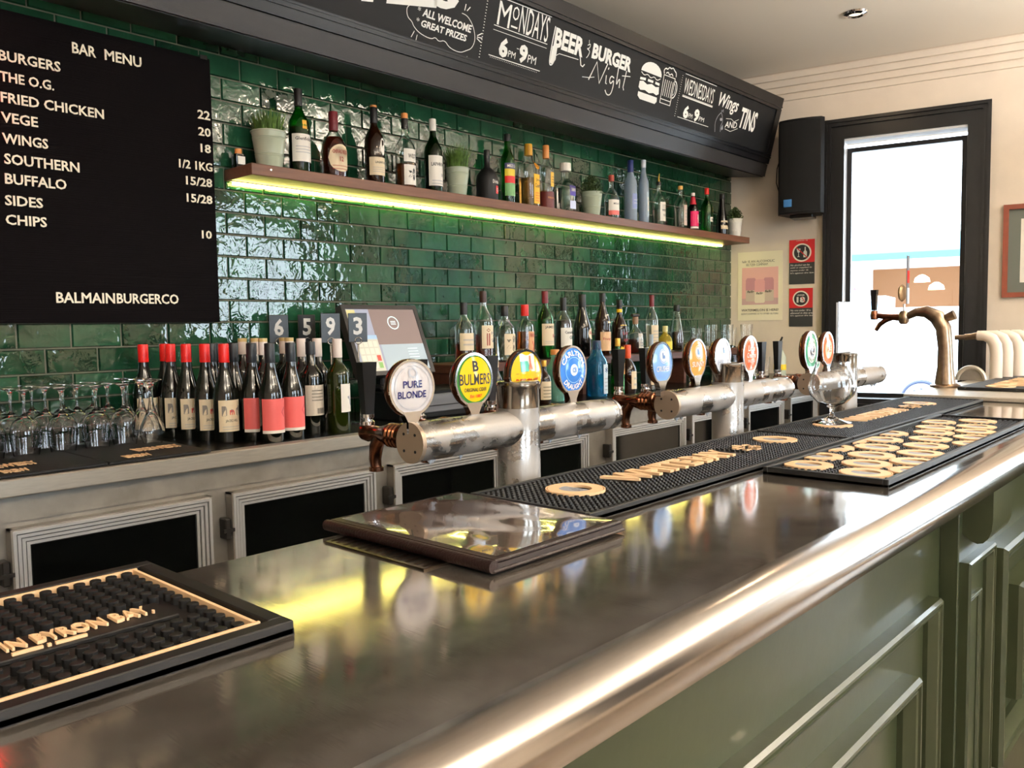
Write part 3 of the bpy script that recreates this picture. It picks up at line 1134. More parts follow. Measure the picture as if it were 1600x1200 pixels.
bottle('tequila_bottle', 'clear gold tequila bottle with yellow neck seal, orange label and yellow cap', 1.462, SY, SB, .305, .044, BORD, GLASS, paint((.85, .62, .15)), .82, SGRP,
       [(.06, .52, 40, paint((.95, .72, .12)), [('Jose', -.5, .5, .40, .46, INK), ('Cuervo', -.8, .8, .31, .38, INK)] + lines(.1, .26, 4, RED), 25), (.60, .70, 22, paint((.95, .65, .12)), (), 20, True)], GOLDSP, .46, sq=4)
bottle('tequila_bottle', 'clear tequila bottle with red brown base band, yellow label and orange cap', 1.593, SY, SB, .318, .038, BORD, GLASS, CORK, .80, SGRP,
       [(.03, .28, 100, paint((.40, .15, .13)), [('TEQUILA', -.4, .5, .17, .20, CORK)]), (.36, .58, 28, paint((.96, .74, .25)), lines(.42, .54, 3, INK), 15, False)], GOLDSP, .3)
bottle('tequila_bottle', 'square clear tequila bottle with purple label and white stopper', 1.745, SY, SB, .252, .044, [(0, 0), (.9, 0), (1, .02), (1, .52), (.85, .60), (.42, .68), (.38, .72), (.38, .97)], GLASS, PAPER, .84, SGRP,
       [(.34, .54, 34, paint((.32, .25, .62)), [('1800', -.6, .6, .42, .50, PAPER)], 12), (.08, .24, 34, paint((.80, .82, .92)), (), 12)], CLEARSP, .5, sq=4, capr=1.75)
bottle('gin_bottle', 'short round clear bottle with white label over a salmon band beside a plant', 2.143, SY, SB, .242, .042, ROUND, GLASS, paint((.65, .25, .20)), .86, SGRP,
       [(.20, .44, 75, PAPER, [('MELBOURNE', -.5, .8, .33, .37, INK)]), (.10, .20, 75, paint((.88, .42, .38)))], CLEARSP, .4)
bottle('vodka_bottle', 'frosted tall vodka bottle with dark blue cap and blue picture', 2.327, SY, SB, .346, .036, TALL, FROST, paint((.10, .16, .42)), .80, SGRP,
       [(.22, .46, 50, paint((.55, .60, .78)), lines(.3, .4, 2, PAPER), 10)], None)
bottle('vodka_bottle', 'frosted slim vodka bottle with white cap and pale script', 2.442, SY - .01, SB, .362, .030, TALL, FROST, paint((.90, .92, .95)), .88, SGRP,
       [(.12, .50, 30, paint((.72, .78, .82)), [('B', -.6, .6, .2, .42, PAPER)], 10)], None)
bottle('vodka_bottle', 'clear vodka bottle with arched white label and a metal speed pourer', 2.617, SY, SB, .262, .039, WH, GLASS, BLK, .92, SGRP,
       [(.12, .54, 55, PAPER, [('WHEATLEY', -.7, .7, .33, .39, INK), ('VODKA', -.5, .5, .22, .28, INK)] + lines(.42, .5, 2, INK), 10)], CLEARSP, .4,
       topper=lambda t: obj('pourer', G().tube([(0, 0, .262), (0, 0, .285), (.004, -.002, .310)], [.006, .004, .0025], 8), GOLD, t))
bottle('gin_bottle', 'clear bottle with tall beige label and golden cap', 2.857, SY, SB, .265, .040, WH, GLASS, paint((.85, .65, .35)), .92, SGRP,
       [(.10, .56, 45, paint((.85, .76, .70)), lines(.2, .5, 4), 20)], CLEARSP, .5)
bottle('liqueur_bottle', 'slim dark bottle with hot pink label and pink collar', 3.007, SY, SB, .24, .034, WH, BLACKG, paint((.95, .85, .85)), .92, SGRP,
       [(.14, .52, 85, paint((.88, .10, .38)), [('PINK', -.1, .6, .22, .44, PAPER)]), (.08, .13, 85, PAPER), (.70, .90, 180, paint((.75, .10, .20)))])
bottle('liqueur_bottle', 'bright green flat liqueur bottle with red cap and slanting white strip', 3.177, SY, SB, .288, .038, WH, GREENG, RED, .86, SGRP,
       [(.26, .36, 45, PAPER, [('mmmm', -.7, .7, .29, .33, INK)], 20), (.46, .60, 14, CORK, (), 25, True)], CLEARSP, .5)
bottle('liqueur_bottle', 'dark stemmed bottle with cream six sided label next to the white pot', 3.375, SY, SB, .272, .038, CONE, BLACKG, BLK, .88, SGRP,
       [(.16, .36, 70, PAPERC, [('mmm', -.1, .4, .24, .29, INK)])])

# ------------------------------------------------------------------ back counter, fridges
BCZ = .992
bc = thing('back_counter', 'stainless steel back bar counter carrying bottles and glasses', 'counter', (0, -.3, .95))
obj('counter_top', G().cbox(-2.6, 3.76, -.30, .297, 0, .042, .003), STEEL, bc)
g = G().box(-2.6, 3.72, -.255, .297, .0415, .0435)
obj('counter_mat', g, mat('black bar surface', (.06, .05, .05), .25), bc)
fr_x = [(-2.16, -1.65), (-1.56, -1.05), (-.978, -.475), (-.417, .10), (.173, .716), (.785, 1.26), (1.43, 2.07), (2.126, 2.66), (2.749, 3.216), (3.307, 3.72)]
cab = thing('bar_fridge', 'long stainless under-counter fridge cabinet with glass doors', 'fridge', (0, -.3, 0))
g = G()
g.box(-2.6, 3.74, -.262, .29, .06, .948)
obj('cabinet_body', g, STEELD, cab)
g = G().box(-2.6, 3.74, -.268, -.262, .885, .948)
obj('control_fascia', g, STEELD, cab)
obj('plinth', G().box(-2.6, 3.72, -.24, .28, 0, .06), BLACKM, cab)
for (a, b) in fr_x:
    w = b - a
    d = obj('door', (lambda g: g)(G().box(a, a + .006, -.30, -.264, .15, .872).box(b - .006, b, -.30, -.264, .15, .872).box(a, b, -.296, -.264, .866, .872).box(a, b, -.30, -.264, .15, .158)), STEELD, cab)
    # four nested reeds on each side of the door frame
    g = G()
    for i in range(4):
        o_ = .004 + i * .0105
        dep = -.302 + i * .004
        x0, x1, z0, z1 = a + o_, b - o_, .15 + o_, .872 - o_
        ww = .0075
        g.box(x0, x0 + ww, dep, -.270, z0, z1)
        g.box(x1 - ww, x1, dep, -.270, z0, z1)
        g.box(x0 + ww, x1 - ww, dep, -.270, z1 - ww, z1)
        g.box(x0 + ww, x1 - ww, dep, -.270, z0, z0 + ww)
    obj('reeded_frame', g, STEELL, d)
    g = G().box(a + .004, a + .046, -.287, -.272, .16, .862).box(b - .046, b - .004, -.287, -.272, .16, .862).box(a + .046, b - .046, -.287, -.272, .826, .862).box(a + .046, b - .046, -.287, -.272, .16, .2)
    obj('gasket', g, BLACKM, d)
    obj('glass', G().box(a + .044, b - .044, -.285, -.281, .19, .83), FRIDGEG, d)
    g = G().cbox(a - .022, a - .004, -.300, -.262, .74, .80, .003)
    g.box(a - .03, a + .003, -.306, -.300, .762, .772)
    obj('hinge', g, mat('dark steel', (.25, .24, .23), .4, .8), d)
dp = obj('display', G().cbox(1.555, 1.60, -.274, -.262, .896, .930, .002), BLACKPL, cab)
g = G()
fit_text(g, 'b', 1.572, 1.584, .903, .923, FRONT(-.2745), bold=.02)
obj('digit', g, mat('red led digit', (1, .05, .1), .4, emit=5), dp, fix=False, sharp=None)

# the raised timber ledge for the spirits
LZ_ = 1.178
lg = thing('bottle_ledge', 'brown timber step shelf holding the rear row of spirits', 'shelf', (0, -.15, BCZ + .0015))
obj('ledge_board', G().cbox(.78, 3.60, -.13, .135, LZ_ - BCZ - .04, LZ_ - BCZ - .0015, .003), LEDGEW, lg)
for x in (.79, 1.66, 2.62, 3.565):
    obj('ledge_support', G().box(x, x + .025, -.11, .13, 0, LZ_ - BCZ - .04), LEDGEW, lg)

LG = 'rear row of spirits on the timber ledge'
LY_ = -.215
lb = [
    ('rum_bottle', 'clear spiced rum bottle with worn white label and dark cap, nearest the till screen', .89, .262, .041, WH, GLASS, BLK, .80, [(.22, .50, 70, PAPERC, lines(.3, .45, 2))], REDSP, .33, None),
    ('rum_bottle', 'tall clear rum bottle with a picture label of a figure and a brown cap', 1.01, .313, .042, WH, GLASS, paint((.20, .09, .07)), .84, [(.20, .52, 68, PAPERC, (('i', -.6, -.2, .24, .48, paint((.55, .20, .12))), ('a', -.1, .8, .28, .46, paint((.20, .24, .32)))), 12)], REDSP, .4, None),
    ('rum_bottle', 'clear bottle with little round handles, dark sea creature on a cream label', 1.145, .248, .047, WH, GLASS, BLK, .82, [(.12, .50, 60, PAPERC, [('*', -.8, .8, .16, .48, paint((.40, .36, .28)))], 12)], CLEARSP, .45, 'rings'),
    ('whisky_bottle', 'clear bottle of orange cinnamon whisky with red cap and tan label', 1.284, .256, .042, BORD, GLASS, RED, .80, [(.06, .52, 44, paint((.82, .60, .40)), [('FIREBALL', -.8, .8, .42, .48, INKR), ('X', -.4, .4, .14, .34, paint((.75, .22, .12)))], 18)], AMBER, .52, None),
    ('whiskey_bottle', 'green whiskey bottle with cream label and dark red cap', 1.43, .322, .041, WH, GREENG, DRED, .82, [(.20, .52, 72, PAPERC, [('JAMESON', -.7, .8, .44, .49, INK), ('*', .05, .4, .30, .38, INKR)] + lines(.23, .28, 2))], DARKSP, .3, None),
    ('whisky_bottle', 'dark spirit bottle with square white script label and black cap', 1.567, .294, .042, WH, GLASS, BLK, .78, [(.18, .50, 68, PAPER, [('Canadian', -.6, .6, .40, .45, INK), ('Club', -.1, .6, .31, .37, INK)])], DARKSP, .62, None),
    ('liqueur_bottle', 'wide shouldered black cream liqueur bottle with small oval label', 1.718, .312, .046, BURG, BLACKG, BLK, .80, [(.28, .46, 38, PAPERC, [('BAILEYS', -.7, .7, .36, .41, INKR)], 25, True)], None, 0, None),
    ('liqueur_bottle', 'monk shaped brown hazelnut liqueur bottle with tan label', 1.89, .322, .042, BELL, BROWNG, BLK, .86, [(.08, .38, 70, paint((.85, .68, .50)), [('Frangelico', -.7, .8, .24, .29, INKR)]), (.52, .66, 28, PAPERC, (), 15)], DARKSP, .6, None),
    ('liqueur_bottle', 'brown bottle with arched yellow label and yellow neck band', 2.04, .290, .043, ROUND, BROWNG, BLK, .86, [(.06, .54, 62, paint((.95, .75, .12)), [('LOVE', -.7, .7, .36, .42, INKR), ('COFFEE', -.6, .7, .24, .29, INKR), ('LIQUEUR', -.7, .7, .14, .18, INKR)], 15, False), (.77, .83, 180, paint((.95, .75, .12)))], DARKSP, .6, None),
    ('whisky_bottle', 'squat clear whisky bottle with a wide dark wooden stopper', 2.19, .200, .043, ROUND, GLASS, paint((.55, .42, .32)), .80, [(.12, .55, 45, PAPER, lines(.2, .45, 3), 15)], REDSP, .4, 'tee'),
    ('tequila_bottle', 'tall clear bottle with red collar and beige label', 2.352, .320, .036, WH, GLASS, DRED, .80, [(.12, .48, 60, PAPERC, lines(.2, .42, 4))], CLEARSP, .5, None),
    ('liqueur_bottle', 'short yellow liqueur bottle behind the orange tap badge', 2.49, .148, .040, ROUND, mat('yellow bottle glass', (.95, .85, .25), .02, trans=.8), paint((.85, .80, .55)), .78, [(.1, .4, 50, paint((.9, .8, .2)))], None, 0, None),
    ('spirit_bottle', 'tall tapering clear bottle half full of dark spirit with a black pourer', 2.615, .268, .040, CONE, GLASS, BLK, .86, [], DARKSP, .42, None),
]
for (nm, lab_, X, h, r, shp, gl, cp, cz, labs, liq, lev, top) in lb:
    def tp(t, top=top, h=h, r=r):
        if top == 'tee':
            obj('stopper', G().tube([(-.032, 0, h + .008), (.032, 0, h + .008)], .009, 12), paint((.16, .11, .09), .5), t)
        if top == 'rings':
            for s in (-1, 1):
                obj('loop_handle', G().tube([(s * .022 + .013 * math.cos(a), 0, h * .70 + .013 * math.sin(a)) for a in [i * PI / 8 for i in range(17)]], .0035, 8), GLASS, t)
    bottle(nm, lab_, X, LY_, LZ_, h, r, shp, gl, cp, cz, LG, labs, liq, lev, topper=tp if top else None)

CG = 'front row of spirits on the back counter'
BZ = BCZ + .002
fb = [
    ('bitters_bottle', 'small bottle wrapped in white paper behind the yellow tap badges', .894, -.40, .205, .024, WH, BLACKG, PAPERC, .84, [(.1, .52, 120, PAPER)], None, 0),
    ('liqueur_bottle', 'small brown bottle with beige patterned label beside the pillar top', 1.175, -.42, .19, .030, WH, BROWNG, GOLD, .86, [(.1, .52, 80, PAPERC, lines(.15, .45, 4, INK))], DARKSP, .5),
    ('gin_bottle', 'clear sea green gin bottle with a pale cork', 1.275, -.40, .235, .042, TALL, mat('sea green glass', (.62, .88, .80), .05, trans=.8), CORK, .90, [], CLEARSP, .5),
    ('liqueur_bottle', 'pink and red labelled bottle behind the blue round tap badge', 1.43, -.36, .20, .034, WH, GLASS, RED, .86, [(.06, .5, 80, paint((.90, .22, .38)))], CLEARSP, .5),
    ('gin_bottle', 'bright blue square gin bottle with a silver label', 1.575, -.41, .268, .043, TALL, BLUEG, paint((.12, .20, .32)), .84, [(.06, .58, 28, paint((.78, .84, .88)), [('*', -.5, .5, .42, .54, paint((.2, .3, .5)))] + lines(.12, .38, 4), 22)], CLEARSP, .55),
    ('herbal_bottle', 'small green herbal liqueur bottle with orange label and gold cap', 1.76, -.40, .275, .034, WH, GREENG, GOLD, .86, [(.36, .56, 70, paint((.88, .62, .25)), [('mm', -.4, .4, .44, .50, INK)])], CLEARSP, .5),
    ('spirit_bottle', 'brown round bottle with an orange red capsule', 1.875, -.38, .240, .044, ROUND, BROWNG, paint((.80, .28, .10)), .72, [(.08, .45, 60, PAPERC, lines(.15, .4, 2), 30)], DARKSP, .6),
    ('spirit_bottle', 'slim clear bottle with frosted stopper beside the blue tap badge', 2.06, -.40, .29, .028, WH, GLASS, FROST, .80, [(.1, .45, 60, PAPERC)], CLEARSP, .5),
    ('soda_bottle', 'low dark glass bottle under the tap pipe, near the black tap handle', 1.98, -.30, .17, .034, WH, BLACKG, BLK, .86, [(.1, .5, 60, PAPER)], None, 0),
]
for (nm, lab_, X, Y, h, r, shp, gl, cp, cz, labs, liq, lev) in fb:
    bottle(nm, lab_, X, Y, BZ, h, r, shp, gl, cp, cz, CG, labs, liq, lev, sq=4 if 'square' in lab_ else None)

# ------------------------------------------------------------------ wine bottles
REDC = paint((.88, .12, .10), .35)
BLKC = paint((.09, .10, .12), .4)
WHC = paint((.88, .82, .78), .4)
GDC = paint((.82, .70, .45), .35)
WG = 'wine bottles on the back counter'
lab_red = [(.11, .43, 62, PAPERC, [('JACKS HILL', -.5, .5, .20, .235, INK), ('M', -.75, .75, .27, .37, paint((.52, .48, .44))), ('m', -.18, .18, .28, .33, RED)] + lines(.13, .18, 2))]
lab_pink = [(.12, .44, 78, paint((.90, .40, .38)), [('O', .2, .75, .24, .36, paint((.80, .30, .32)))]), (.09, .12, 78, PAPER)]
lab_cab = [(.20, .53, 66, paint((.80, .74, .66)), lines(.36, .50, 4, INK, .5) + [('IIIIIII', -.1, .6, .22, .28, INK)])]
lab_wht = [(.22, .52, 45, PAPER, [('(', -.2, .6, .28, .48, CHALK2)], 22)]
wines = [
    ('red', -.32, -.405, 'red capped wine bottle with its cream hill label fully in view'),
    ('red', -.338, -.320, 'red capped wine bottle directly behind the one with the full cream label'),
    ('red', -.359, -.240, 'red capped wine bottle fourth from the left among the red caps'),
    ('red', -.372, -.160, 'red capped wine bottle third from the left among the red caps'),
    ('red', -.353, -.078, 'red capped wine bottle second from the left, close to the tiles'),
    ('red', -.433, -.100, 'red capped wine bottle nearest the upturned glasses'),
    ('blk', -.273, -.240, 'black capped wine bottle between the last two red caps'),
    ('blk', -.209, -.160, 'black capped wine bottle close behind the last red cap'),
    ('blk', -.243, -.322, 'black capped wine bottle just past the last red cap'),
    ('pink', -.245, -.437, 'pink labelled wine bottle half hidden behind its neighbour'),
    ('pink', -.232, -.520, 'pink labelled wine bottle with its whole label in view at the counter edge'),
    ('pink', -.150, -.505, 'pink labelled wine bottle standing beside the cream barcode label'),
    ('wht', -.072, -.078, 'gold topped wine bottle at the back left of the dark wines'),
    ('wht', -.069, -.160, 'gold topped wine bottle second from the tiles'),
    ('wht', -.089, -.242, 'gold topped wine bottle behind the front pink label'),
    ('wht', .043, -.160, 'gold topped wine bottle beside the number 6 tag'),
    ('wht', .013, -.243, 'gold topped wine bottle under the number 5 tag'),
    ('capw', .007, -.325, 'white capsule wine bottle behind the cream barcode label'),
    ('cab', -.040, -.450, 'dark wine bottle turned to show its cream barcode label'),
    ('capw', .024, -.395, 'white capsule wine bottle between the barcode label and the olive bottle'),
    ('last', .030, -.500, 'green glass wine bottle with white label nearest the tags'),
]
for kd, X, Y, lab_ in wines:
    if kd == 'red':
        bottle('wine_bottle', lab_, X, Y, BZ, .300, .0372, BURG, DKWINE, REDC, .81, WG, lab_red, capr=1.13)
    elif kd == 'blk':
        bottle('wine_bottle', lab_, X, Y, BZ, .300, .0372, BURG, DKWINE, BLKC, .80, WG, (), capr=1.13)
    elif kd == 'pink':
        bottle('wine_bottle', lab_, X, Y, BZ, .300, .0372, BURG, DKWINE, BLKC, .80, WG, lab_pink, capr=1.13)
    elif kd == 'wht':
        bottle('wine_bottle', lab_, X, Y, BZ, .312, .0365, BORD, DKWINE, WHC, .82, WG, (), capr=1.08,
               topper=lambda t: obj('capsule_top', cached('gct', lambda: finalize(G().lathe([(0, .3005), (.0157, .3005), (.0157, .3125), (0, .313)], 16), GDC)), parent=t))
    elif kd == 'capw':
        bottle('wine_bottle', lab_, X, Y, BZ, .310, .0365, BORD, DKWINE, WHC, .80, WG, (), capr=1.1)
    elif kd == 'cab':
        bottle('wine_bottle', lab_, X, Y, BZ, .300, .0372, BORD, DKWINE, BLKC, .86, WG, lab_cab, capr=1.1)
    else:
        bottle('wine_bottle', lab_, X, Y, BZ, .308, .0372, BORD, mat('olive wine glass', (.16, .20, .05), .04, trans=.45), WHC, .80, WG, lab_wht, DKWINE, .45, capr=1.08)

# ------------------------------------------------------------------ bar mats on the back counter and upturned glasses
MZ = BCZ + .002
for k, (x0, x1, lab_) in enumerate([(-1.30, -.745, 'black rubber mat nearest the menu side of the back counter, under the glasses'), (-.742, -.465, 'black rubber mat between the glasses and the first red capped wine bottles')]):
    t = thing('counter_mat', lab_, 'mat', ((x0 + x1) / 2, -.36, MZ), 0, 'rubber mats on the back counter')
    w = (x1 - x0) / 2
    obj('mat_base', G().cbox(-w, w, -.225, .245, 0, .008, .002), BLACKR, t)
    g = G()
    if k == 0:
        fit_text(g, 'BREWERY', .03, .16, -.10, -.04, lambda x, y, z: (x, y, .008 + z), depth=.0015, bold=.03)
        fit_text(g, 'BREW', .05, .11, -.20, -.15, lambda x, y, z: (x, y, .008 + z), depth=.0015, bold=.03)
    else:
        fit_text(g, 'BREWERY', -.01, .12, -.10, -.04, lambda x, y, z: (x, y, .008 + z), depth=.0015, bold=.03)
        fit_text(g, 'BREW', -.08, -.01, -.20, -.15, lambda x, y, z: (x, y, .008 + z), depth=.0015, bold=.03)
    obj('lettering', g, PEACH, t, fix=False, sharp=None)
GLZ = MZ + .0085


def wineglass_mesh():
    h = .182
    o = [(.0315, 0), (.0365, .030), (.039, .055), (.0375, .075), (.030, .092), (.018, .103), (.0065, .112), (.004, .120), (.0035, .140), (.004, .160), (.008, .172), (.020, .1775), (.034, .180), (.034, .1815), (0, .1815)]
    i_ = [(0, .104), (.016, .100), (.0285, .089), (.036, .074), (.0375, .055), (.035, .030), (.0302, 0)]
    return finalize(G().lathe((o + [(0, .1815)])[::-1][1:] if False else (i_[::-1][0:0] + [(.0302, 0)] + o), 22).lathe(i_, 22), GLASS, 'wine_glass', 60)


def closed_glass(o, i_, m=GLASS, n=22, nm='g'):
    # o from rim up to the axis, i_ from the axis back down to the rim
    return finalize(G().lathe(i_[::-1][:0] + [i_[-1]] + o, n).lathe(i_, n), m, nm, 60)


wg_o = [(.0315, 0), (.0365, .030), (.039, .055), (.0375, .075), (.030, .092), (.018, .103), (.0065, .112), (.004, .120), (.0035, .140), (.004, .160), (.008, .172), (.020, .1775), (.034, .180), (.034, .1815), (0, .1815)]
wg_i = [(0, .104), (.016, .100), (.0285, .089), (.036, .074), (.0375, .055), (.035, .030), (.0302, 0)]


def one_profile(o, i_, m, nm):
    return finalize(G().lathe(o[::-1] + i_[::-1], 22) if False else G().lathe([i_[0]] + i_[1:] + o, 22), m, nm, 60)


WGM = one_profile(wg_o, wg_i, GLASS, 'wine_glass')
xs_f = [-1.01, -.923, -.836, -.742, -.650, -.572]
rows = [(-.272, xs_f, 'front'), (-.190, [-1.02, -.935, -.845, -.757, -.672, -.585], 'second'), (-.105, [-1.02, -.94, -.85, -.765, -.68, -.595], 'third')]
ordn = ['first', 'second', 'third', 'fourth', 'fifth', 'sixth', 'seventh']
for y, X, nm in rows:
    for i, x in enumerate(X):
        o = obj('wine_glass', WGM, loc=(x, y, GLZ))
        tag(o, 'upturned clear wine glass, %s from the wine bottles in the %s row' % (ordn[len(X) - 1 - i], nm), 'glass', 'upturned wine glasses on the rubber mat')
# taller pear shaped glasses
pg_o = [(.026, 0), (.033, .02), (.036, .035), (.033, .052), (.020, .080), (.010, .105), (.0065, .125), (.006, .160), (.010, .178), (.026, .186), (.033, .188), (.033, .190), (0, .190)]
pg_i = [(0, .100), (.006, .098), (.017, .080), (.031, .050), (.0345, .035), (.0315, .02), (.0248, 0)]
PGM = one_profile(pg_o, pg_i, GLASS, 'tulip_glass')
for i, (x, y) in enumerate([(-.500, -.225), (-.508, -.140), (-.508, -.312)]):
    o = obj('tulip_glass', PGM, loc=(x + (.0 if i else .0), y, GLZ))
    tag(o, ['upturned tall tulip glass in the middle of the three beside the red capped wines', 'upturned tall tulip glass nearest the tiles beside the red capped wines', 'upturned tall tulip glass nearest the counter edge beside the red capped wines'][i], 'glass', 'tall tulip glasses')

# ------------------------------------------------------------------ table numbers on stands
for (d, X, Y, yw, lab_) in [('6', .088, -.06, -.5, 'black table number 6 tag furthest left on its rod'), ('5', .188, -.09, -.15, 'black table number 5 tag between the 6 and the 9'),
                            ('9', .122, -.335, -.3, 'black table number 9 tag on a steel rod'), ('2', .205, -.215, -.35, 'black table number 2 tag half hidden behind number 3'), ('3', .236, -.34, -.35, 'black table number 3 tag in front of the till screen')]:
    t = thing('table_number', lab_, 'table number', (X, Y, BZ), yw, 'table number stands')
    obj('base', G().lathe([(0, 0), (.035, 0), (.035, .004), (0, .006)], 20), CHROME, t)
    obj('rod', G().tube([(0, 0, .004), (0, 0, .285)], .0035, 8), CHROME, t)
    obj('ring', G().tube([(.012 * math.cos(a), -.004, .297 + .012 * math.sin(a)) for a in [i * PI / 8 for i in range(17)]], .002, 6), CHROME, t)
    obj('tag', G().cbox(-.035, .035, -.002, .002, .292, .396, .0015), BLACKPL, t)
    g = G()
    fit_text(g, d, -.017, .017, .318, .382, FRONT(-.002), bold=.03)
    obj('digit', g, WHITE, t, fix=False, sharp=None)

# ------------------------------------------------------------------ till
ti = thing('till_terminal', 'black touch screen till with a lit screen tilted back', 'till', (.455, -.30, BZ + .105))
tilt = math.radians(23)
sfn = plane_fn((0, 0, .058), (1, 0, 0), (0, math.sin(tilt), math.cos(tilt)), (0, -math.cos(tilt), math.sin(tilt)))


def sbox(g, x0, x1, y0, y1, z0, z1):
    v = [sfn(x0, y0, z0), sfn(x1, y0, z0), sfn(x1, y1, z0), sfn(x0, y1, z0), sfn(x0, y0, z1), sfn(x1, y0, z1), sfn(x1, y1, z1), sfn(x0, y1, z1)]
    return g.add(v, [(0, 3, 2, 1), (4, 5, 6, 7), (0, 1, 5, 4), (1, 2, 6, 5), (2, 3, 7, 6), (3, 0, 4, 7)])


obj('casing', sbox(G(), -.185, .185, 0, .290, -.03, -.001), paint((.17, .15, .15), .4), ti)
g = G()
sbox(g, -.185, -.168, 0, .29, -.001, .004)
sbox(g, .168, .185, 0, .29, -.001, .004)
sbox(g, -.168, .168, .273, .29, -.001, .004)
sbox(g, -.168, .168, 0, .017, -.001, .004)
obj('bezel', g, paint((.20, .19, .19), .3), ti)
scr = obj('screen', sbox(G(), -.168, .168, .017, .273, -.001, .0005), mat('screen pale', (.55, .56, .62), .2, emit=.45), ti)


def spatch(nm, x0, x1, y0, y1, col, e=.75, z=.001):
    obj(nm, G().add([sfn(x0, y0, z), sfn(x1, y0, z), sfn(x1, y1, z), sfn(x0, y1, z)], [(0, 1, 2, 3)]), mat('screen %02x%02x%02x' % tuple(int(c * 255) for c in col), tuple(c * .8 for c in col), .2, emit=e * .6), scr, fix=False)


spatch('image_panel', -.06, .168, .125, .273, (.60, .52, .50), .6)
spatch('list_panel', -.045, .168, .017, .125, (.74, .80, .83), .8)
spatch('keypad_panel', -.155, -.055, .017, .165, (.88, .86, .78), .8, .0012)
spatch('keypad_header', -.155, -.055, .148, .165, (.70, .82, .92), .8, .0014)
spatch('sticker', -.165, -.125, .235, .270, (.92, .88, .62), .7, .0014)
for i in range(4):
    for j in range(4):
        c = (.94, .92, .84)
        if (i, j) == (3, 1):
            c = (.85, .35, .28)
        if (i, j) == (3, 0):
            c = (.60, .78, .45)
        spatch('key', -.150 + i * .023, -.132 + i * .023, .030 + j * .029, .053 + j * .029, c, .85, .0018)
g = G()
g.stroke([(.045 + .026 * math.cos(a), .215 + .026 * math.sin(a)) for a in [i * PI / 8 for i in range(16)]], .004, .0016, sfn, True)
for q in (-.006, 0, .006):
    g.stroke([(.033, .215 + q), (.057, .215 + q)], .0025, .0016, sfn)
for q in range(5):
    g.stroke([(.08, .105 - q * .012), (.13, .105 - q * .012)], .002, .0016, sfn)
obj('logo', g, mat('screen white', (.80, .90, .88), .2, emit=.8), scr, fix=False, sharp=None)
obj('stand_neck', G().cbox(-.05, .05, .045, .085, .015, .085, .006), BLACKPL, ti)
obj('stand_foot', G().cbox(-.11, .11, -.03, .10, .0005, .02, .008), BLACKPL, ti)
obj('cable', G().tube([(.02, .06, .10), (.08, .09, .02), (.15, .06, -.0), (.17, .0, .004)], .004, 8), BLACKM, ti)
dr = thing('cash_drawer', 'black cash drawer with a grey front under the till', 'cash drawer', (.56, -.30, BZ))
obj('drawer_case', G().cbox(-.22, .22, -.14, .10, 0, .1035, .004), BLACKPL, dr)
obj('drawer_front', G().cbox(-.205, .205, -.150, -.138, .022, .090, .003), paint((.40, .41, .43), .3), dr)
obj('slot', G().box(-.17, .12, -.152, -.149, .045, .049), BLK, dr)

# ------------------------------------------------------------------ glasses at the far end of the back counter
tum_o = [(0, 0), (.028, 0), (.030, .003), (.035, .13)]
tum_i = [(.033, .13), (.028, .012), (0, .012)]
TUM = finalize(G().lathe(tum_o + tum_i, 20), GLASS, 'tumbler', 60)
mug_i = [(.036, .15), (.034, .02), (0, .02)]
MUG = finalize(G().lathe([(0, 0), (.036, 0), (.038, .005), (.036, .07), (.040, .15)] + mug_i, 20), GLASS, 'pint', 60)
for i, (x, y, z, m_, lab_) in enumerate([
    (2.86, -.20, LZ_, TUM, 'clear tumbler on the ledge next to the dark topped pourer bottle'), (2.98, -.42, BZ + .0, MUG, 'clear pint glass in front of the ledge near the white tap badge'),
    (3.06, -.19, LZ_, MUG, 'clear pint glass on the ledge in front of the last tiles'), (3.23, -.21, LZ_, MUG, 'clear pint glass on the ledge below the can poster'),
    (3.36, -.17, LZ_, TUM, 'clear tumbler on the ledge below the can poster'), (3.48, -.22, LZ_, MUG, 'clear pint glass at the far end of the ledge'),
    (3.12, -.42, BZ, MUG, 'clear pint glass on the counter behind the red script badge'), (3.30, -.43, BZ, TUM, 'clear tumbler on the counter beside the green cloth'), (3.42, -.33, BZ, MUG, 'clear pint glass on the counter near the corner')]):
    tag(obj('pint_glass' if m_ is MUG else 'tumbler', m_, loc=(x, y, z)), lab_, 'glass', 'drinking glasses at the far end')
tag(obj('folded_cloth', G().cbox(3.20, 3.27, -.37, -.31, BZ, BZ + .12, .01), paint((.35, .55, .38), .9)), 'green folded bar cloth standing among the glasses', 'cloth')
t = thing('juice_bottle', 'pale bottle with a yellow band and black spout by the corner', 'bottle', (3.46, -.46, BZ))
obj('glass_body', G().lathe([(0, 0), (.036, 0), (.038, .01), (.038, .12), (.02, .16), (.016, .17), (0, .17)], 18), mat('pale bottle', (.75, .78, .70), .1), t)
obj('band', G().lathe([(.0384, .04), (.0388, .041), (.0388, .075), (.0384, .076)], 18), paint((.93, .80, .15)), t)
obj('spout', G().tube([(0, 0, .17), (0, 0, .215), (.01, -.01, .25)], [.012, .008, .006], 8), BLK, t)

# ------------------------------------------------------------------ poster, warning signs, speaker, picture
pfn = plane_fn(WO, WD, (0, 0, 1), -WN)
ang = WA - PI / 2            # local x runs along the wall, local -y... faces the room


def wall_thing(nm, lab_, cat, t, z, off=0.):
    p = WO + WD * t - WN * off + Vector((0, 0, z))
    return thing(nm, lab_, cat, p, ang)


# in the local frame of a wall thing: x runs along the wall away from the tiles, -y points into the room
def flatbox(g, x0, x1, z0, z1, d0, d1):
    return g.box(x0, x1, -d1, -d0, z0, z1)


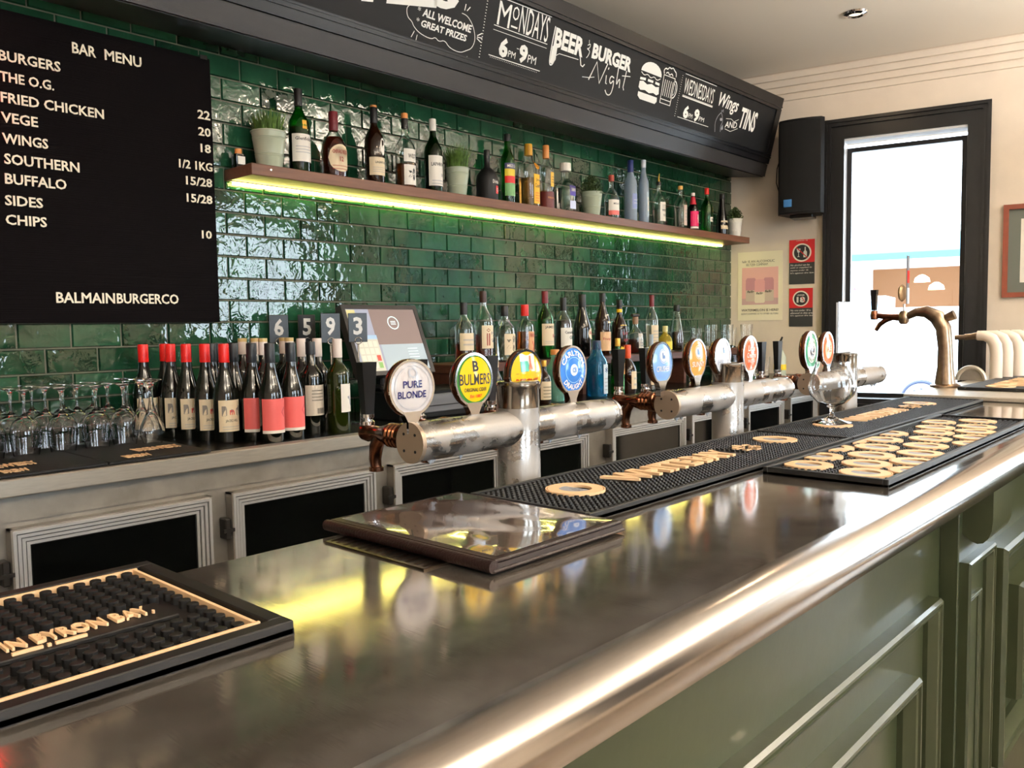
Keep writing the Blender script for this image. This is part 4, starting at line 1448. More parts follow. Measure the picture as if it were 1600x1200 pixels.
LF = lambda d: (lambda x, y, z: (x, -d - z, y))
po = wall_thing('drinks_poster', 'cream poster of three pink drink cans on the plaster wall', 'poster', .055, 1.353)
obj('paper', flatbox(G(), 0, .298, 0, .465, .001, .003), mat('poster paper', (.93, .90, .80), .7), po)
obj('photo_panel', flatbox(G(), .028, .270, .107, .359, .003, .0034), mat('poster pink', (.90, .70, .68), .6), po)
obj('photo_floor', flatbox(G(), .028, .270, .107, .150, .0034, .0036), paint((.80, .66, .66), .6), po)
for i, (cx, zb, hh) in enumerate([(.088, .130, .158), (.207, .130, .158), (.148, .118, .160)]):
    w = .034
    d = .0038 + .0009 * (i == 2)
    f = LF(d)
    c = obj('can_print', G().fill([(cx - w, zb + .006), (cx - w + .008, zb), (cx + w - .008, zb), (cx + w, zb + .006), (cx + w, zb + hh - .014), (cx + w - .008, zb + hh), (cx - w + .008, zb + hh), (cx - w, zb + hh - .014)], 0, f), paint((.90, .86, .78) if i == 2 else (.80, .74, .68), .5), po, fix=False)
    obj('can_top_print', G().fill([(cx - w, zb + .075), (cx + w, zb + .075), (cx + w, zb + hh - .014), (cx + w - .008, zb + hh), (cx - w + .008, zb + hh), (cx - w, zb + hh - .014)], .0003, f), paint((.88, .64, .66) if i == 2 else (.78, .56, .60), .5), c, fix=False)
    g = fit_text(G(), 'fellr', cx - .024, cx + .024, zb + .058, zb + .074, f, base=.0006, bold=.02, shear=.2)
    obj('lettering', g, INK, c, fix=False, sharp=None)
g = G()
f = LF(.003)
fit_text(g, 'fellr IS AN ALCOHOLIC', .028, .245, .392, .408, f)
fit_text(g, 'SELTZER COMPANY.', .055, .205, .370, .386, f)
fit_text(g, 'WATERMELON IS HERE!', .024, .272, .062, .078, f, bold=.01)
fit_text(g, 'DON\'T COMPARE US TO OTHER SELTZERS', .024, .272, .040, .050, f)
obj('lettering', g, paint((.25, .22, .20)), po, fix=False, sharp=None)

for k, (t0, z0, w, h, hd, body, lab_) in enumerate([(.395, 1.588, .162, .292, .15, ['No alcohol can be', 'sold or supplied to', 'anyone under 18.', "It's against the law."], 'upper red and black warning sign with crossed out bottle and glass'),
                                             (.397, 1.307, .150, .254, .13, ['No one under 18 is', 'allowed in this area.', "It's against the law."], 'lower red and black under 18 warning sign')]):
    s = wall_thing('warning_sign', lab_, 'sign', t0, z0)
    s['group'] = 'licence warning signs'
    obj('plate', flatbox(G(), 0, w, 0, h, .001, .004), paint((.20, .21, .22), .4), s)
    obj('red_panel', flatbox(G(), 0, w, h - hd, h, .004, .0046), paint((.78, .14, .16), .4), s)
    cx, cz, R_ = w / 2, h - hd / 2 - .006 * (1 - k) - .004, hd * .40
    f = LF(.0046)
    rd = obj('roundel', G().fill([(cx + R_ * math.cos(a), cz + R_ * math.sin(a)) for a in [i * PI / 16 for i in range(32)]], .0003, f), PAPER, s, fix=False)
    obj('roundel_centre', G().fill([(cx + R_ * .84 * math.cos(a), cz + R_ * .84 * math.sin(a)) for a in [i * PI / 16 for i in range(32)]], .0006, f), paint((.15, .15, .16)), rd, fix=False)
    g = G()
    if k == 0:
        g.fill([(cx - .034, cz + .026), (cx - .008, cz + .026), (cx - .014, cz + .002), (cx - .019, cz), (cx - .019, cz - .022), (cx - .012, cz - .028), (cx - .030, cz - .028), (cx - .023, cz - .022), (cx - .023, cz), (cx - .028, cz + .002)], .0009, f)
        g.fill([(cx + .010, cz - .032), (cx + .032, cz - .032), (cx + .032, cz + .004), (cx + .025, cz + .014), (cx + .025, cz + .036), (cx + .017, cz + .036), (cx + .017, cz + .014), (cx + .010, cz + .004)], .0009, f)
        fit_text(g, 'UNDER 18', cx - .035, cx + .035, h - .010, h - .003, f)
    else:
        fit_text(g, '18', cx - .027, cx + .027, cz - .026, cz + .012, f, bold=.05, base=.0009)
        fit_text(g, 'UNDER', cx - .024, cx + .024, cz + .018, cz + .028, f, bold=.02, base=.0009)
    for i, ln in enumerate(body):
        fit_text(g, ln, .008, .008 + len(ln) * .0072, h - hd - .022 - i * .018, h - hd - .010 - i * .018, LF(.004), bold=.01, shear=.2)
    obj('lettering', g, WHITE, s, fix=False, sharp=None)
    g = G().stroke([(cx - .036, cz + .036), (cx + .036, cz - .036)], .006, .0012, f) if k == 0 else G().stroke([(cx + .006, cz + .010), (cx + .026, cz - .024)], .005, .0012, f)
    obj('red_bar', g, paint((.78, .14, .16), .4), s, fix=False)

# loudspeaker
sp = wall_thing('wall_loudspeaker', 'black loudspeaker with a blue badge bracketed beside the window', 'loudspeaker', .505, 2.02, .0)
for_ = G()
g = G()
pl = [(-.125, -.235), (-.140, -.205), (-.10, -.05), (.10, -.05), (.140, -.205), (.125, -.235), (.07, -.252), (0, -.258), (-.07, -.252)]
obj('cabinet', G().prism(pl, 0, .59), BLACKM, sp)
gp = [(-.122, -.241), (-.07, -.2575), (0, -.263), (.07, -.2575), (.122, -.241), (.122, -.236), (0, -.258), (-.122, -.236)]
obj('grille', G().prism(gp, .015, .575), mat('speaker grille', (.085, .088, .095), .5, .3, bump=1.0, bscale=900), sp)
obj('badge', G().cbox(-.095, -.045, -.262, -.250, .045, .092, .002), mat('blue badge', (.25, .48, .72), .4), sp)
obj('wall_bracket', G().box(-.02, .02, -.17, -.002, .25, .29).box(-.04, .04, -.012, -.001, .18, .36), BLACKPL, sp)
obj('underside_plate', G().cbox(-.07, .07, -.20, -.06, -.02, .0, .004), BLACKPL, sp)
obj('cable', G().tube([(-.14, -.07, .50), (-.155, -.05, .42), (-.185, -.04, .33), (-.19, -.035, .24), (-.17, -.04, .17), (-.13, -.06, .13)], .003, 8), BLACKM, sp)

pc = wall_thing('framed_picture', 'wood framed picture with grey green mount right of the window', 'picture', 1.617, 1.463)
W_, H_ = .62, .541
g = G()
for (a, b, c, d) in ((0, .028, 0, H_), (W_ - .028, W_, 0, H_), (.028, W_ - .028, 0, .028), (.028, W_ - .028, H_ - .028, H_)):
    flatbox(g, a, b, c, d, .001, .022)
obj('frame', g, mat('red brown frame', (.50, .24, .16), .35, var=.15, vscale=15), pc)
obj('mount', flatbox(G(), .028, W_ - .028, .028, H_ - .028, .002, .008), paint((.36, .38, .35), .7), pc)
obj('print', flatbox(G(), .090, W_ - .09, .085, H_ - .085, .008, .0085), paint((.90, .88, .84), .7), pc)
g = G().fill([(.11, .28), (.20, .33), (.33, .32), (.44, .24), (.30, .22), (.18, .24)], .0088, LF(0))
obj('drawing', g, paint((.45, .42, .38), .7), pc, fix=False)

# ------------------------------------------------------------------ ceiling downlight
for i, (x, y) in enumerate([(2.99, -1.08)]):
    t = thing('downlight', 'round chrome recessed downlight in the ceiling', 'lamp', (x, y, CEIL))
    obj('ring', G().lathe([(.035, -.012), (.040, -.016), (.060, -.010), (.064, -.001), (.030, -.001)], 28), CHROME, t)
    obj('lamp_face', G().lathe([(0, -.006), (.033, -.006), (.035, -.002), (0, -.002)], 24), mat('lamp face', (.9, .85, .75), .3, emit=1.2), t)

# ------------------------------------------------------------------ the main bar
BZT = 1.05
bt = thing('worktop', 'long worn stainless steel bar top with a thick rounded metal nosing', 'bar top', (0, -2.1, BZT - .04))
g = G()
g.box(-3.2, 1.60, -.238, .270, 0, .04)
obj('counter_sheet', g, BARM, bt)
prof = [(-.236, .040), (-.246, .0399), (-.256, .0391), (-.267, .0366), (-.277, .030), (-.2835, .021), (-.2865, .010), (-.2865, .000), (-.282, -.010), (-.272, -.017), (-.258, -.021), (-.240, -.022), (-.236, -.022)]
n = len(prof)
g = G()
v = [(-3.2, a, b) for a, b in prof] + [(1.60, a, b) for a, b in prof]
g.add(v, [tuple(range(n)), tuple(range(n, 2 * n))[::-1]] + [(i, (i + 1) % n, n + (i + 1) % n, n + i) for i in range(n)])
obj('nosing', g, RAILM, bt, sharp=30)
# dent in the counter: shallow ring catching the light
# bar front
bf = thing('bar_counter', 'olive green panelled timber bar front with pilasters and brackets', 'bar', (0, -2.1, 0))
g = G()
g.box(-3.2, 1.62, -.170, .24, 0, BZT - .0405)
obj('carcass', g, GREENP, bf)


def moulded_frame(x0, x1, z0, z1, y, w=.026, d=.026, nm='panel_moulding'):
    # mitred frame with a stepped bead profile
    prof = [(0, 0), (0, d * .8), (w * .14, d), (w * .30, d), (w * .36, d * .78), (w * .50, d * .78), (w * .56, d * .92), (w * .72, d * .86), (w, d * .30), (w, 0)]
    g = G()
    n = len(prof)
    cs = [(x0, z0, 1, 1), (x1, z0, -1, 1), (x1, z1, -1, -1), (x0, z1, 1, -1)]
    for (cx, cz, sx, sz) in cs:
        for (a, b) in prof:
            g.v.append((cx + sx * a, y - b, cz + sz * a))
    for k in range(4):
        k2 = (k + 1) % 4
        for i in range(n - 1):
            g.f.append((k * n + i, k2 * n + i, k2 * n + i + 1, k * n + i + 1))
    return obj(nm, g, GREENP, bf, sharp=25)


moulded_frame(-.715, .188, .20, .775, -.170, .030, .030)
moulded_frame(-.560, .040, .34, .662, -.170, .034, .036)
moulded_frame(-2.4, -1.0, .20, .775, -.170, .030, .030)
# pilaster, its moulding and bracket
obj('pilaster', G().cbox(.262, .505, -.206, -.169, 0, BZT - .041, .002), GREENP, bf)
moulded_frame(.270, .488, .12, .832, -.206, .022, .022)
moulded_frame(.330, .43, .2, .740, -.206, .012, .008)


def bracket(x0, x1):
    pf = [(-.205, .985), (-.262, .985), (-.262, .925), (-.260, .902), (-.254, .885), (-.245, .875), (-.234, .872), (-.222, .876), (-.205, .890)]
    g = G()
    n = len(pf)
    g.add([(x0, a, b) for a, b in pf] + [(x1, a, b) for a, b in pf], [tuple(range(n)), tuple(range(n, 2 * n))[::-1]] + [(i, (i + 1) % n, n + (i + 1) % n, n + i) for i in range(n)])
    return obj('bracket', g, GREENP, bf, sharp=30)


bracket(.285, .455)
obj('pilaster', G().cbox(.515, 1.60, -.200, -.169, 0, BZT - .041, .002), GREENP, bf)
moulded_frame(.512, 1.20, .30, .815, -.200, .045, .045)
moulded_frame(.640, 1.05, .42, .700, -.200, .040, .055)
bracket(1.24, 1.41)
obj('skirting', G().cbox(-3.2, 1.62, -.19, -.168, 0, .10, .004), GREENP, bf)

# return counter at the far end, a little higher
rc = thing('return_counter', 'far steel return counter crossing the end of the bar', 'counter', (1.60, -2.2, 1.02))
obj('counter_sheet', G().cbox(.002, 1.75, -.75, .42, .030, .046, .003), STEEL, rc)
obj('counter_edge', G().cbox(.014, .03, -.74, .41, -.001, .030, .002), mat('dark edge', (.10, .09, .09), .4), rc)
obj('counter_base', G().box(.03, 1.70, -.70, .36, -1.02, .030), GREENP, rc)

# ------------------------------------------------------------------ bar mats
def stud_mesh(r, h, n=6, m=BLACKR):
    return finalize(G().lathe([(r, 0), (r, h), (r * .85, h + .0006), (0, h + .0006)], n), m, 'stud', 30)


# near mat with round studs
nm_ = thing('drip_mat', 'near black drip mat with round studs, peach border line and raised slogan', 'mat', (-1.40, -1.952, BZT))
x1 = .225
g = G()
g.box(-.225, x1, -.154, .154, 0, .006)
obj('mat_base', g, RUBBROWN, nm_)
g = G()
for (a, b, c, d) in ((-.225, x1, -.154, -.137), (-.225, x1, .137, .154), (-.225, -.208, -.137, .137), (x1 - .017, x1, -.137, .137)):
    g.cbox(a, b, c, d, .0, .0135, .0012)
obj('rim', g, RUBBROWN, nm_)
g = G()
for (a, b, c, d) in ((-.202, .202, -.1345, -.131), (-.202, .202, .1275, .131), (-.202, -.1985, -.131, .1275), (.1965, .200, -.131, .1275)):
    g.box(a, b, c, d, .006, .0138)
obj('border_line', g, PEACH, nm_)
obj('slogan_strip', G().cbox(-.19, .168, -.046, .006, .006, .0105, .001), RUBBROWN, nm_)
SM = stud_mesh(.0058, .0125, 12, RUBBROWN)
cnt = 0
for i in range(24):
    for j in range(15):
        x = .186 - i * .0165 - (.00 if j % 2 == 0 else .0)
        y = .1185 - j * .0172
        if -.055 < y < .012 and x < .172:
            continue
        if cnt < 296:
            obj('stud', SM, parent=nm_, loc=(x, y, .001))
            cnt += 1
g = G()
fn_ = lambda x, y, z: (x + 1.40 - 1.40, y, .0105 + z)
fit_text(g, 'BREWER. IN BYRON BAY.', -.055, .152, -.030, -.006, fn_, depth=.003, bold=.01)
g.box(.026, .050, -.0405, -.037, .0105, .0130)
g.box(.0535, .0565, -.0405, -.037, .0105, .0130)
g.box(.060, .086, -.0405, -.037, .0105, .0130)
obj('lettering', g, PEACH, nm_, fix=False, sharp=None)


def badge_ring(g1, g2, g3, cx, cy, R_, z, ylo=-9, yhi=9, xlo=-9, xhi=9):
    cl = lambda x, y: (min(max(x, xlo), xhi), min(max(y, ylo), yhi))
    n = 28
    A = [i * 2 * PI / n for i in range(n)]
    def ring(g, ro, ri, z0, z1):
        k = len(g.v)
        for a in A:
            for (r, zz) in ((ro, z0), (ro, z1), (ri, z1), (ri, z0)):
                x, y = cl(cx + r * math.cos(a), cy + r * math.sin(a))
                g.v.append((x, y, zz))
        for i in range(n):
            j = (i + 1) % n
            for q in range(3):
                g.f.append((k + i * 4 + q, k + j * 4 + q, k + j * 4 + q + 1, k + i * 4 + q + 1))
    ring(g1, R_, R_ * .96, z - .004, z + .0002)
    ring(g1, R_ * .93, R_ * .55, z - .004, z + .0002)
    pts = [cl(cx + R_ * .55 * math.cos(a), cy + R_ * .55 * math.sin(a)) for a in A if math.cos(a) < .35]
    g2.prism(pts, z - .004, z - .0005)
    g3.box(*sorted((cl(cx - R_ * .05, 0)[0], cl(cx + R_ * .05, 0)[0])), cl(0, cy - R_ * .35)[1], cl(0, cy + R_ * .2)[1], z - .003, z + .0003)
    g3.box(*sorted((cl(cx - R_ * .2, 0)[0], cl(cx - R_ * .12, 0)[0])), cl(0, cy - R_ * .35)[1], cl(0, cy + .0)[1], z - .003, z + .0003)


def runner(x0, x1, cA, cB, lx0, lx1, lab_):
    t = thing('bar_runner', lab_, 'mat', ((x0 + x1) / 2, -1.932, BZT), 0, 'black rubber bar runners end to end')
    cx = (x0 + x1) / 2
    w = (x1 - x0) / 2
    obj('mat_base', G().box(-w, w, -.122, .122, 0, .006), BLACKR, t)
    g = G()
    for (a, b, c, d) in ((-w, w, -.122, -.114), (-w, w, .114, .122), (-w, -w + .008, -.114, .114), (w - .008, w, -.114, .114)):
        g.cbox(a, b, c, d, 0, .0125, .001)
    obj('rim', g, BLACKR, t)
    g = G()
    ny = 19
    nx = int(2 * (w - .01) / .0116)
    for i in range(nx):
        for j in range(ny):
            x = -w + .014 + i * .0116
            y = -.107 + j * .0119
            for (q0, q1) in ((cA, .050), (cB, .050)):
                if (x - (q0 - cx)) ** 2 + (y + (-1.922 + 1.932) * -1) ** 2 < q1 ** 2:
                    break
            else:
                if lx0 - cx - .004 < x < lx1 - cx + .004 and -.03 < y < .048:
                    continue
                r = .0042
                g.add([(x - r, y - r, .006), (x + r, y - r, .006), (x + r, y + r, .006), (x - r, y + r, .006), (x - r * .6, y - r * .6, .0112), (x + r * .6, y - r * .6, .0112), (x + r * .6, y + r * .6, .0112), (x - r * .6, y + r * .6, .0112)],
                      [(4, 5, 6, 7), (0, 1, 5, 4), (1, 2, 6, 5), (2, 3, 7, 6), (3, 0, 4, 7)])
    obj('stud_field', g, BLACKR, t, kind='stuff', fix=False, sharp=None)
    g = G()
    mid = lx0 + (lx1 - lx0) * .58
    fz = lambda x, y, z: (x - cx, y + 1.932, .008 + z)
    fit_text(g, 'WHITE', lx0, mid, -1.958, -1.890, fz, depth=.0045, bold=.03)
    fit_text(g, 'BAY', mid + .012, lx1 - .03, -1.958, -1.890, fz, depth=.0045, bold=.03)
    obj('lettering', g, PEACH, t, fix=False, sharp=None)
    obj('star_mark', fit_text(G(), '*', lx1 + .02, lx1 + .085, -1.965, -1.895, fz, depth=.0045, bold=.04), PEACH, t, fix=False, sharp=None)
    for q in (cA, cB):
        a, b, c = G(), G(), G()
        badge_ring(a, b, c, q - cx, .010, .050, .0125)
        e = obj('ring_emblem', a, PEACH, t, fix=False, sharp=30)
        obj('silo_emblem', b, GREYB, e, fix=False)
        obj('silo_bars', c, GREYB, e, fix=False)
    return t


runner(-.655, .358, -.520, .230, -.409, .020, 'black rubber bar runner nearest the menu folder with peach lettering')
runner(.362, 1.55, .575, 1.306, .70, 1.13, 'far black rubber bar runner carrying the balloon glass')

sm = thing('service_mat', 'wide black service mat covered in peach ring emblems', 'mat', (.405, -2.187, BZT))
hw, hh = .556, .112
obj('mat_base', G().box(-hw, hw, -hh, hh, 0, .006), BLACKR, sm)
g = G()
for (a, b, c, d) in ((-hw, hw, -hh, -hh + .009), (-hw, hw, hh - .009, hh), (-hw, -hw + .009, -hh + .009, hh - .009), (hw - .009, hw, -hh + .009, hh - .009)):
    g.cbox(a, b, c, d, 0, .015, .001)
obj('rim', g, BLACKR, sm)
rings = [(-.062, -2.124), (.051, -2.100), (.180, -2.075), (.308, -2.055), (-.084, -2.238), (.015, -2.205), (.124, -2.176), (.242, -2.147), (.366, -2.116), (.488, -2.090), (.091 - .105, -2.30), (.091, -2.268), (.205, -2.246), (.322, -2.222),
         (.44, -2.198), (.561, -2.172), (.667, -2.146), (.793, -2.116), (.41, -2.297), (.522, -2.270), (.636, -2.244), (.742, -2.222), (.873, -2.194)]
g = G()
for i in range(int(2 * (hw - .012) / .0125)):
    for j in range(17):
        x = -hw + .016 + i * .0125
        y = -hh + .016 + j * .0125
        if y > hh - .012:
            continue
        if any((x + .405 - a) ** 2 + (y - 2.187 - b) ** 2 < .047 ** 2 for a, b in rings):
            continue
        r = .0042
        g.add([(x - r, y - r, .006), (x + r, y - r, .006), (x + r, y + r, .006), (x - r, y + r, .006), (x - r * .6, y - r * .6, .0112), (x + r * .6, y - r * .6, .0112), (x + r * .6, y + r * .6, .0112), (x - r * .6, y + r * .6, .0112)],
              [(4, 5, 6, 7), (0, 1, 5, 4), (1, 2, 6, 5), (2, 3, 7, 6), (3, 0, 4, 7)])
obj('stud_field', g, BLACKR, sm, kind='stuff', fix=False, sharp=None)
for (a_, b_) in rings:
    a, b, c = G(), G(), G()
    badge_ring(a, b, c, a_ - .405, b_ + 2.187, .045, .0125, -hh + .010, hh - .010, -hw + .01, hw - .01)
    o = obj('ring_emblem', a, PEACH, sm, fix=False, sharp=30)
    obj('silo_emblem', b, GREYB, o, fix=False)

# mat on the return counter
rm = thing('bar_runner', 'black runner with peach emblems on the far return counter', 'mat', (2.40, -2.02, 1.0665))
obj('mat_base', G().cbox(-.52, .60, -.13, .13, 0, .012, .002), BLACKR, rm)
g = G()
fit_text(g, 'WHITE', -.42, -.12, -.07, .05, lambda x, y, z: (x, y, .012 + z), depth=.003, bold=.03)
fit_text(g, 'BAY', -.08, .1, -.07, .05, lambda x, y, z: (x, y, .012 + z), depth=.003, bold=.03)
a, b, c = g, G(), G()
badge_ring(a, b, c, -.47 + .02, .0, .05, .0145)
badge_ring(a, b, c, .3, .0, .05, .0145)
obj('lettering', a, PEACH, rm, fix=False, sharp=None)

# ------------------------------------------------------------------ menu folder, drip grate
mf = thing('menu_folder', 'dark leather menu folder with a plastic sleeve page lying on the bar', 'menu', (-.795, -1.968, BZT + .003))
obj('back_cover', G().cbox(-.135, .122, -.160, .165, 0, .004, .0015), mat('dark leather', (.12, .06, .05), .45, bump=.3, bscale=250), mf)
g = G().box(-.128, .119, -.157, .162, .004, .010)
obj('pages', g, paint((.16, .13, .12), .5), mf)
g = G()
g.tube([(-.134, -.158, .0075), (-.134, .163, .0075)], .0075, 12)
obj('spine', g, mat('dark leather'), mf)
g = G()
g.cbox(-.130, .118, -.157, .162, .010, .0145, .0015)
obj('front_cover', g, mat('dark leather'), mf)
g = G()
nx, ny = 14, 14
for i in range(nx + 1):
    for j in range(ny + 1):
        x = -.118 + .228 * i / nx
        y = -.147 + .300 * j / ny
        e = min(i, nx - i, j, ny - j)
        g.v.append((x, y, .0150 + (0.0008 * math.sin(i * 1.1) * math.cos(j * .7) + .0006 if e > 0 else 0)))
for i in range(nx):
    for j in range(ny):
        a = i * (ny + 1) + j
        g.f.append((a, a + ny + 1, a + ny + 2, a + 1))
obj('plastic_sleeve', g, mat('sleeve sheet', (.33, .28, .26), .10, coat=.8), mf, fix=False, sharp=80)

dg = thing('drip_grate', 'bronze slotted drip grate let into the bar under the menu folder', 'grate', (-.86, -1.95, BZT))
g = G()
g.box(-.105, -.100, -.098, .098, 0, .0025).box(.10, .105, -.098, .098, 0, .0025).box(-.10, .10, -.098, -.093, 0, .0025).box(-.10, .10, .093, .098, 0, .0025)
obj('grate_frame', g, mat('bronze steel', (.42, .36, .30), .3, 1.), dg)
obj('grate_well', G().box(-.10, .10, -.093, .093, .0001, .0006), BLK, dg)
g = G()
for i in range(12):
    y = -.085 + i * .0155
    obj('grate_bar', G().box(-.10, .10, y - .0035, y + .0035, .0006, .0024), mat('bronze steel'), dg)

# ------------------------------------------------------------------ beer towers
def tap(t, X, y0, zc, handle=True):
    tp = obj('tap', G().lathe([(0, 0), (.021, 0), (.021, .01), (.024, .012), (.024, .022), (.019, .026), (.022, .030), (.022, .034), (.019, .036), (.022, .040), (.022, .044), (.019, .046), (.022, .050), (.022, .055), (.020, .060), (.016, .075), (.013, .085), (.014, .110), (.017, .118), (.015, .132), (0, .134)], 18,
                              M=Matrix.Rotation(-PI / 2, 3, 'X'), c=(X, y0, zc)), COPPER, t)
    obj('spout', G().tube([(X, y0 + .085, zc - .004), (X, y0 + .098, zc - .022), (X, y0 + .103, zc - .048), (X, y0 + .100, zc - .066)], [.012, .013, .0115, .010], 12), COPPER, tp)
    obj('spout_ring', G().lathe([(.010, 0), (.0135, .001), (.0135, .008), (.010, .009)], 14, c=(X, y0 + .100, zc - .070)), COPPER, tp)
    obj('tap_collar', G().lathe([(.009, 0), (.013, .004), (.013, .010), (.009, .014), (.0125, .018), (.0125, .024), (0, .026)], 14, c=(X, y0 + .122, zc + .010)), CHROME, tp)
    if handle:
        g = G()
        w0, w1 = .0095, .0165
        h = .095
        v = [(-w0, -.007, 0), (w0, -.007, 0), (w0, .007, 0), (-w0, .007, 0), (-w1, -.010, h), (w1, -.010, h), (w1, .010, h), (-w1, .010, h)]
        g.add([(X + a, y0 + .122 + b, zc + .034 + c) for a, b, c in v], [(0, 3, 2, 1), (4, 5, 6, 7), (0, 1, 5, 4), (1, 2, 6, 5), (2, 3, 7, 6), (3, 0, 4, 7)])
        obj('tap_handle', g, BLACKPL, tp)
    return tp


def ell(cx, cy, rx, ry, n=28, a0=0, a1=360):
    return [(cx + rx * math.cos(math.radians(a0 + (a1 - a0) * i / n)), cy + ry * math.sin(math.radians(a0 + (a1 - a0) * i / n))) for i in range(n)]


def bullet(rx, ry, cut):
    # dome topped badge with a flat band at the bottom
    pts = []
    for i in range(32):
        a = 2 * PI * i / 32
        x, y = rx * math.cos(a), ry * math.sin(a)
        pts.append((x, y))
    return pts


def badge(t, X, Y, Z, yw, rx, ry, face, painter, rimc=COPPER, edge=CHROME, label=None):
    e = bpy.data.objects.new('tap_badge', None)
    M = Matrix.Rotation(yw, 3, 'Z')
    def fn(x, y, z):
        p = M @ Vector((x, -z, y))
        return (X + p.x, Y + p.y, Z + p.z)
    bpy.data.objects.remove(e)
    # housing
    g = G()
    n = 36
    prof = [(0, -.022), (.62, -.021), (.88, -.016), (.99, -.008), (1.0, 0), (.97, .003), (0, .003)]
    for i in range(n):
        a = 2 * PI * i / n
        for (q, z) in prof:
            g.v.append(fn(rx * 1.06 * q * math.cos(a), ry * 1.05 * q * math.sin(a), z))
    m = len(prof)
    for i in range(n):
        j = (i + 1) % n
        for q in range(m - 1):
            g.f.append((i * m + q, j * m + q, j * m + q + 1, i * m + q + 1))
    b = obj('tap_badge', g, rimc, t)
    if label:
        b['label'] = label
    # neck
    g = G()
    g.prism([(-.020, -ry * .86), (-.010, -ry - .012), (-.010, -ry - .030), (.010, -ry - .030), (.010, -ry - .012), (.020, -ry * .86)], -.008, .006, fn)
    obj('badge_neck', g, CHROME, b)
    g = G()
    o_, i_ = ell(0, 0, rx * 1.03, ry * 1.03, 36), ell(0, 0, rx * .94, ry * .94, 36)
    for (a, c) in zip(o_, i_):
        g.v += [fn(a[0], a[1], .003), fn(a[0], a[1], .0055), fn(c[0], c[1], .0055), fn(c[0], c[1], .003)]
    for i in range(36):
        j = (i + 1) % 36
        for q in range(3):
            g.f.append((i * 4 + q, j * 4 + q, j * 4 + q + 1, i * 4 + q + 1))
    obj('badge_rim', g, edge, b, sharp=30)

    def dome(x, y, z):
        q = min(1., (x / rx) ** 2 + (y / ry) ** 2)
        return fn(x, y, .0032 + .005 * (1 - q) + z)
    # domed face
    g = G()
    n, K = 32, 4
    g.v.append(dome(0, 0, 0))
    for k in range(1, K + 1):
        for i in range(n):
            a = 2 * PI * i / n
            g.v.append(dome(rx * .97 * k / K * math.cos(a), ry * .97 * k / K * math.sin(a), 0))
    for i in range(n):
        j = (i + 1) % n
        g.f.append((0, 1 + i, 1 + j))
        for k in range(K - 1):
            g.f.append((1 + k * n + i, 1 + (k + 1) * n + i, 1 + (k + 1) * n + j, 1 + k * n + j))
    f = obj('badge_face', g, face, b, fix=False)

    def ptext(s, x0, x1, y0, y1, m, bold=.02, shear=0, arc=None, z=.0012):
        g = G()
        if arc:
            R_, up = arc
            def ar(x, y, z_):
                a = x / R_
                if up:
                    return dome(math.sin(a) * (R_ + y), math.cos(a) * (R_ + y), z)
                return dome(math.sin(a) * (R_ - y), -math.cos(a) * (R_ - y), z)
            fit_text(g, s, x0, x1, y0, y1, ar, bold=bold, shear=shear)
        else:
            fit_text(g, s, x0, x1, y0, y1, lambda x, y, z_: dome(x, y, z), bold=bold, shear=shear)
        obj('lettering', g, m, f, fix=False, sharp=None)

    def pfill(nm, pts, m, z=.0006):
        # triangle fan with rings so that it follows the dome
        cx = sum(p[0] for p in pts) / len(pts)
        cy = sum(p[1] for p in pts) / len(pts)
        g = G()
        n = len(pts)
        g.v.append(dome(cx, cy, z))
        for k in (1, 2, 3, 4):
            for p in pts:
                g.v.append(dome(cx + (p[0] - cx) * k / 4, cy + (p[1] - cy) * k / 4, z))
        for i in range(n):
            j = (i + 1) % n
            g.f.append((0, 1 + i, 1 + j))
            for k in range(3):
                g.f.append((1 + k * n + i, 1 + (k + 1) * n + i, 1 + (k + 1) * n + j, 1 + k * n + j))
        obj(nm, g, m, f, fix=False)

    def pline(pts, w, m, z=.001, closed=False):
        g = G()
        g.stroke(pts, w, z, lambda x, y, z_: dome(x, y, z_), closed)
        obj('line_print', g, m, f, fix=False, sharp=None)
    painter(ptext, pfill, pline, rx, ry)
    return b


gl = lambda c: mat('badge gloss %02x%02x%02x' % tuple(int(v * 255) for v in c), c, .12, coat=.5)
PY = -1.72
PZ = 1.142


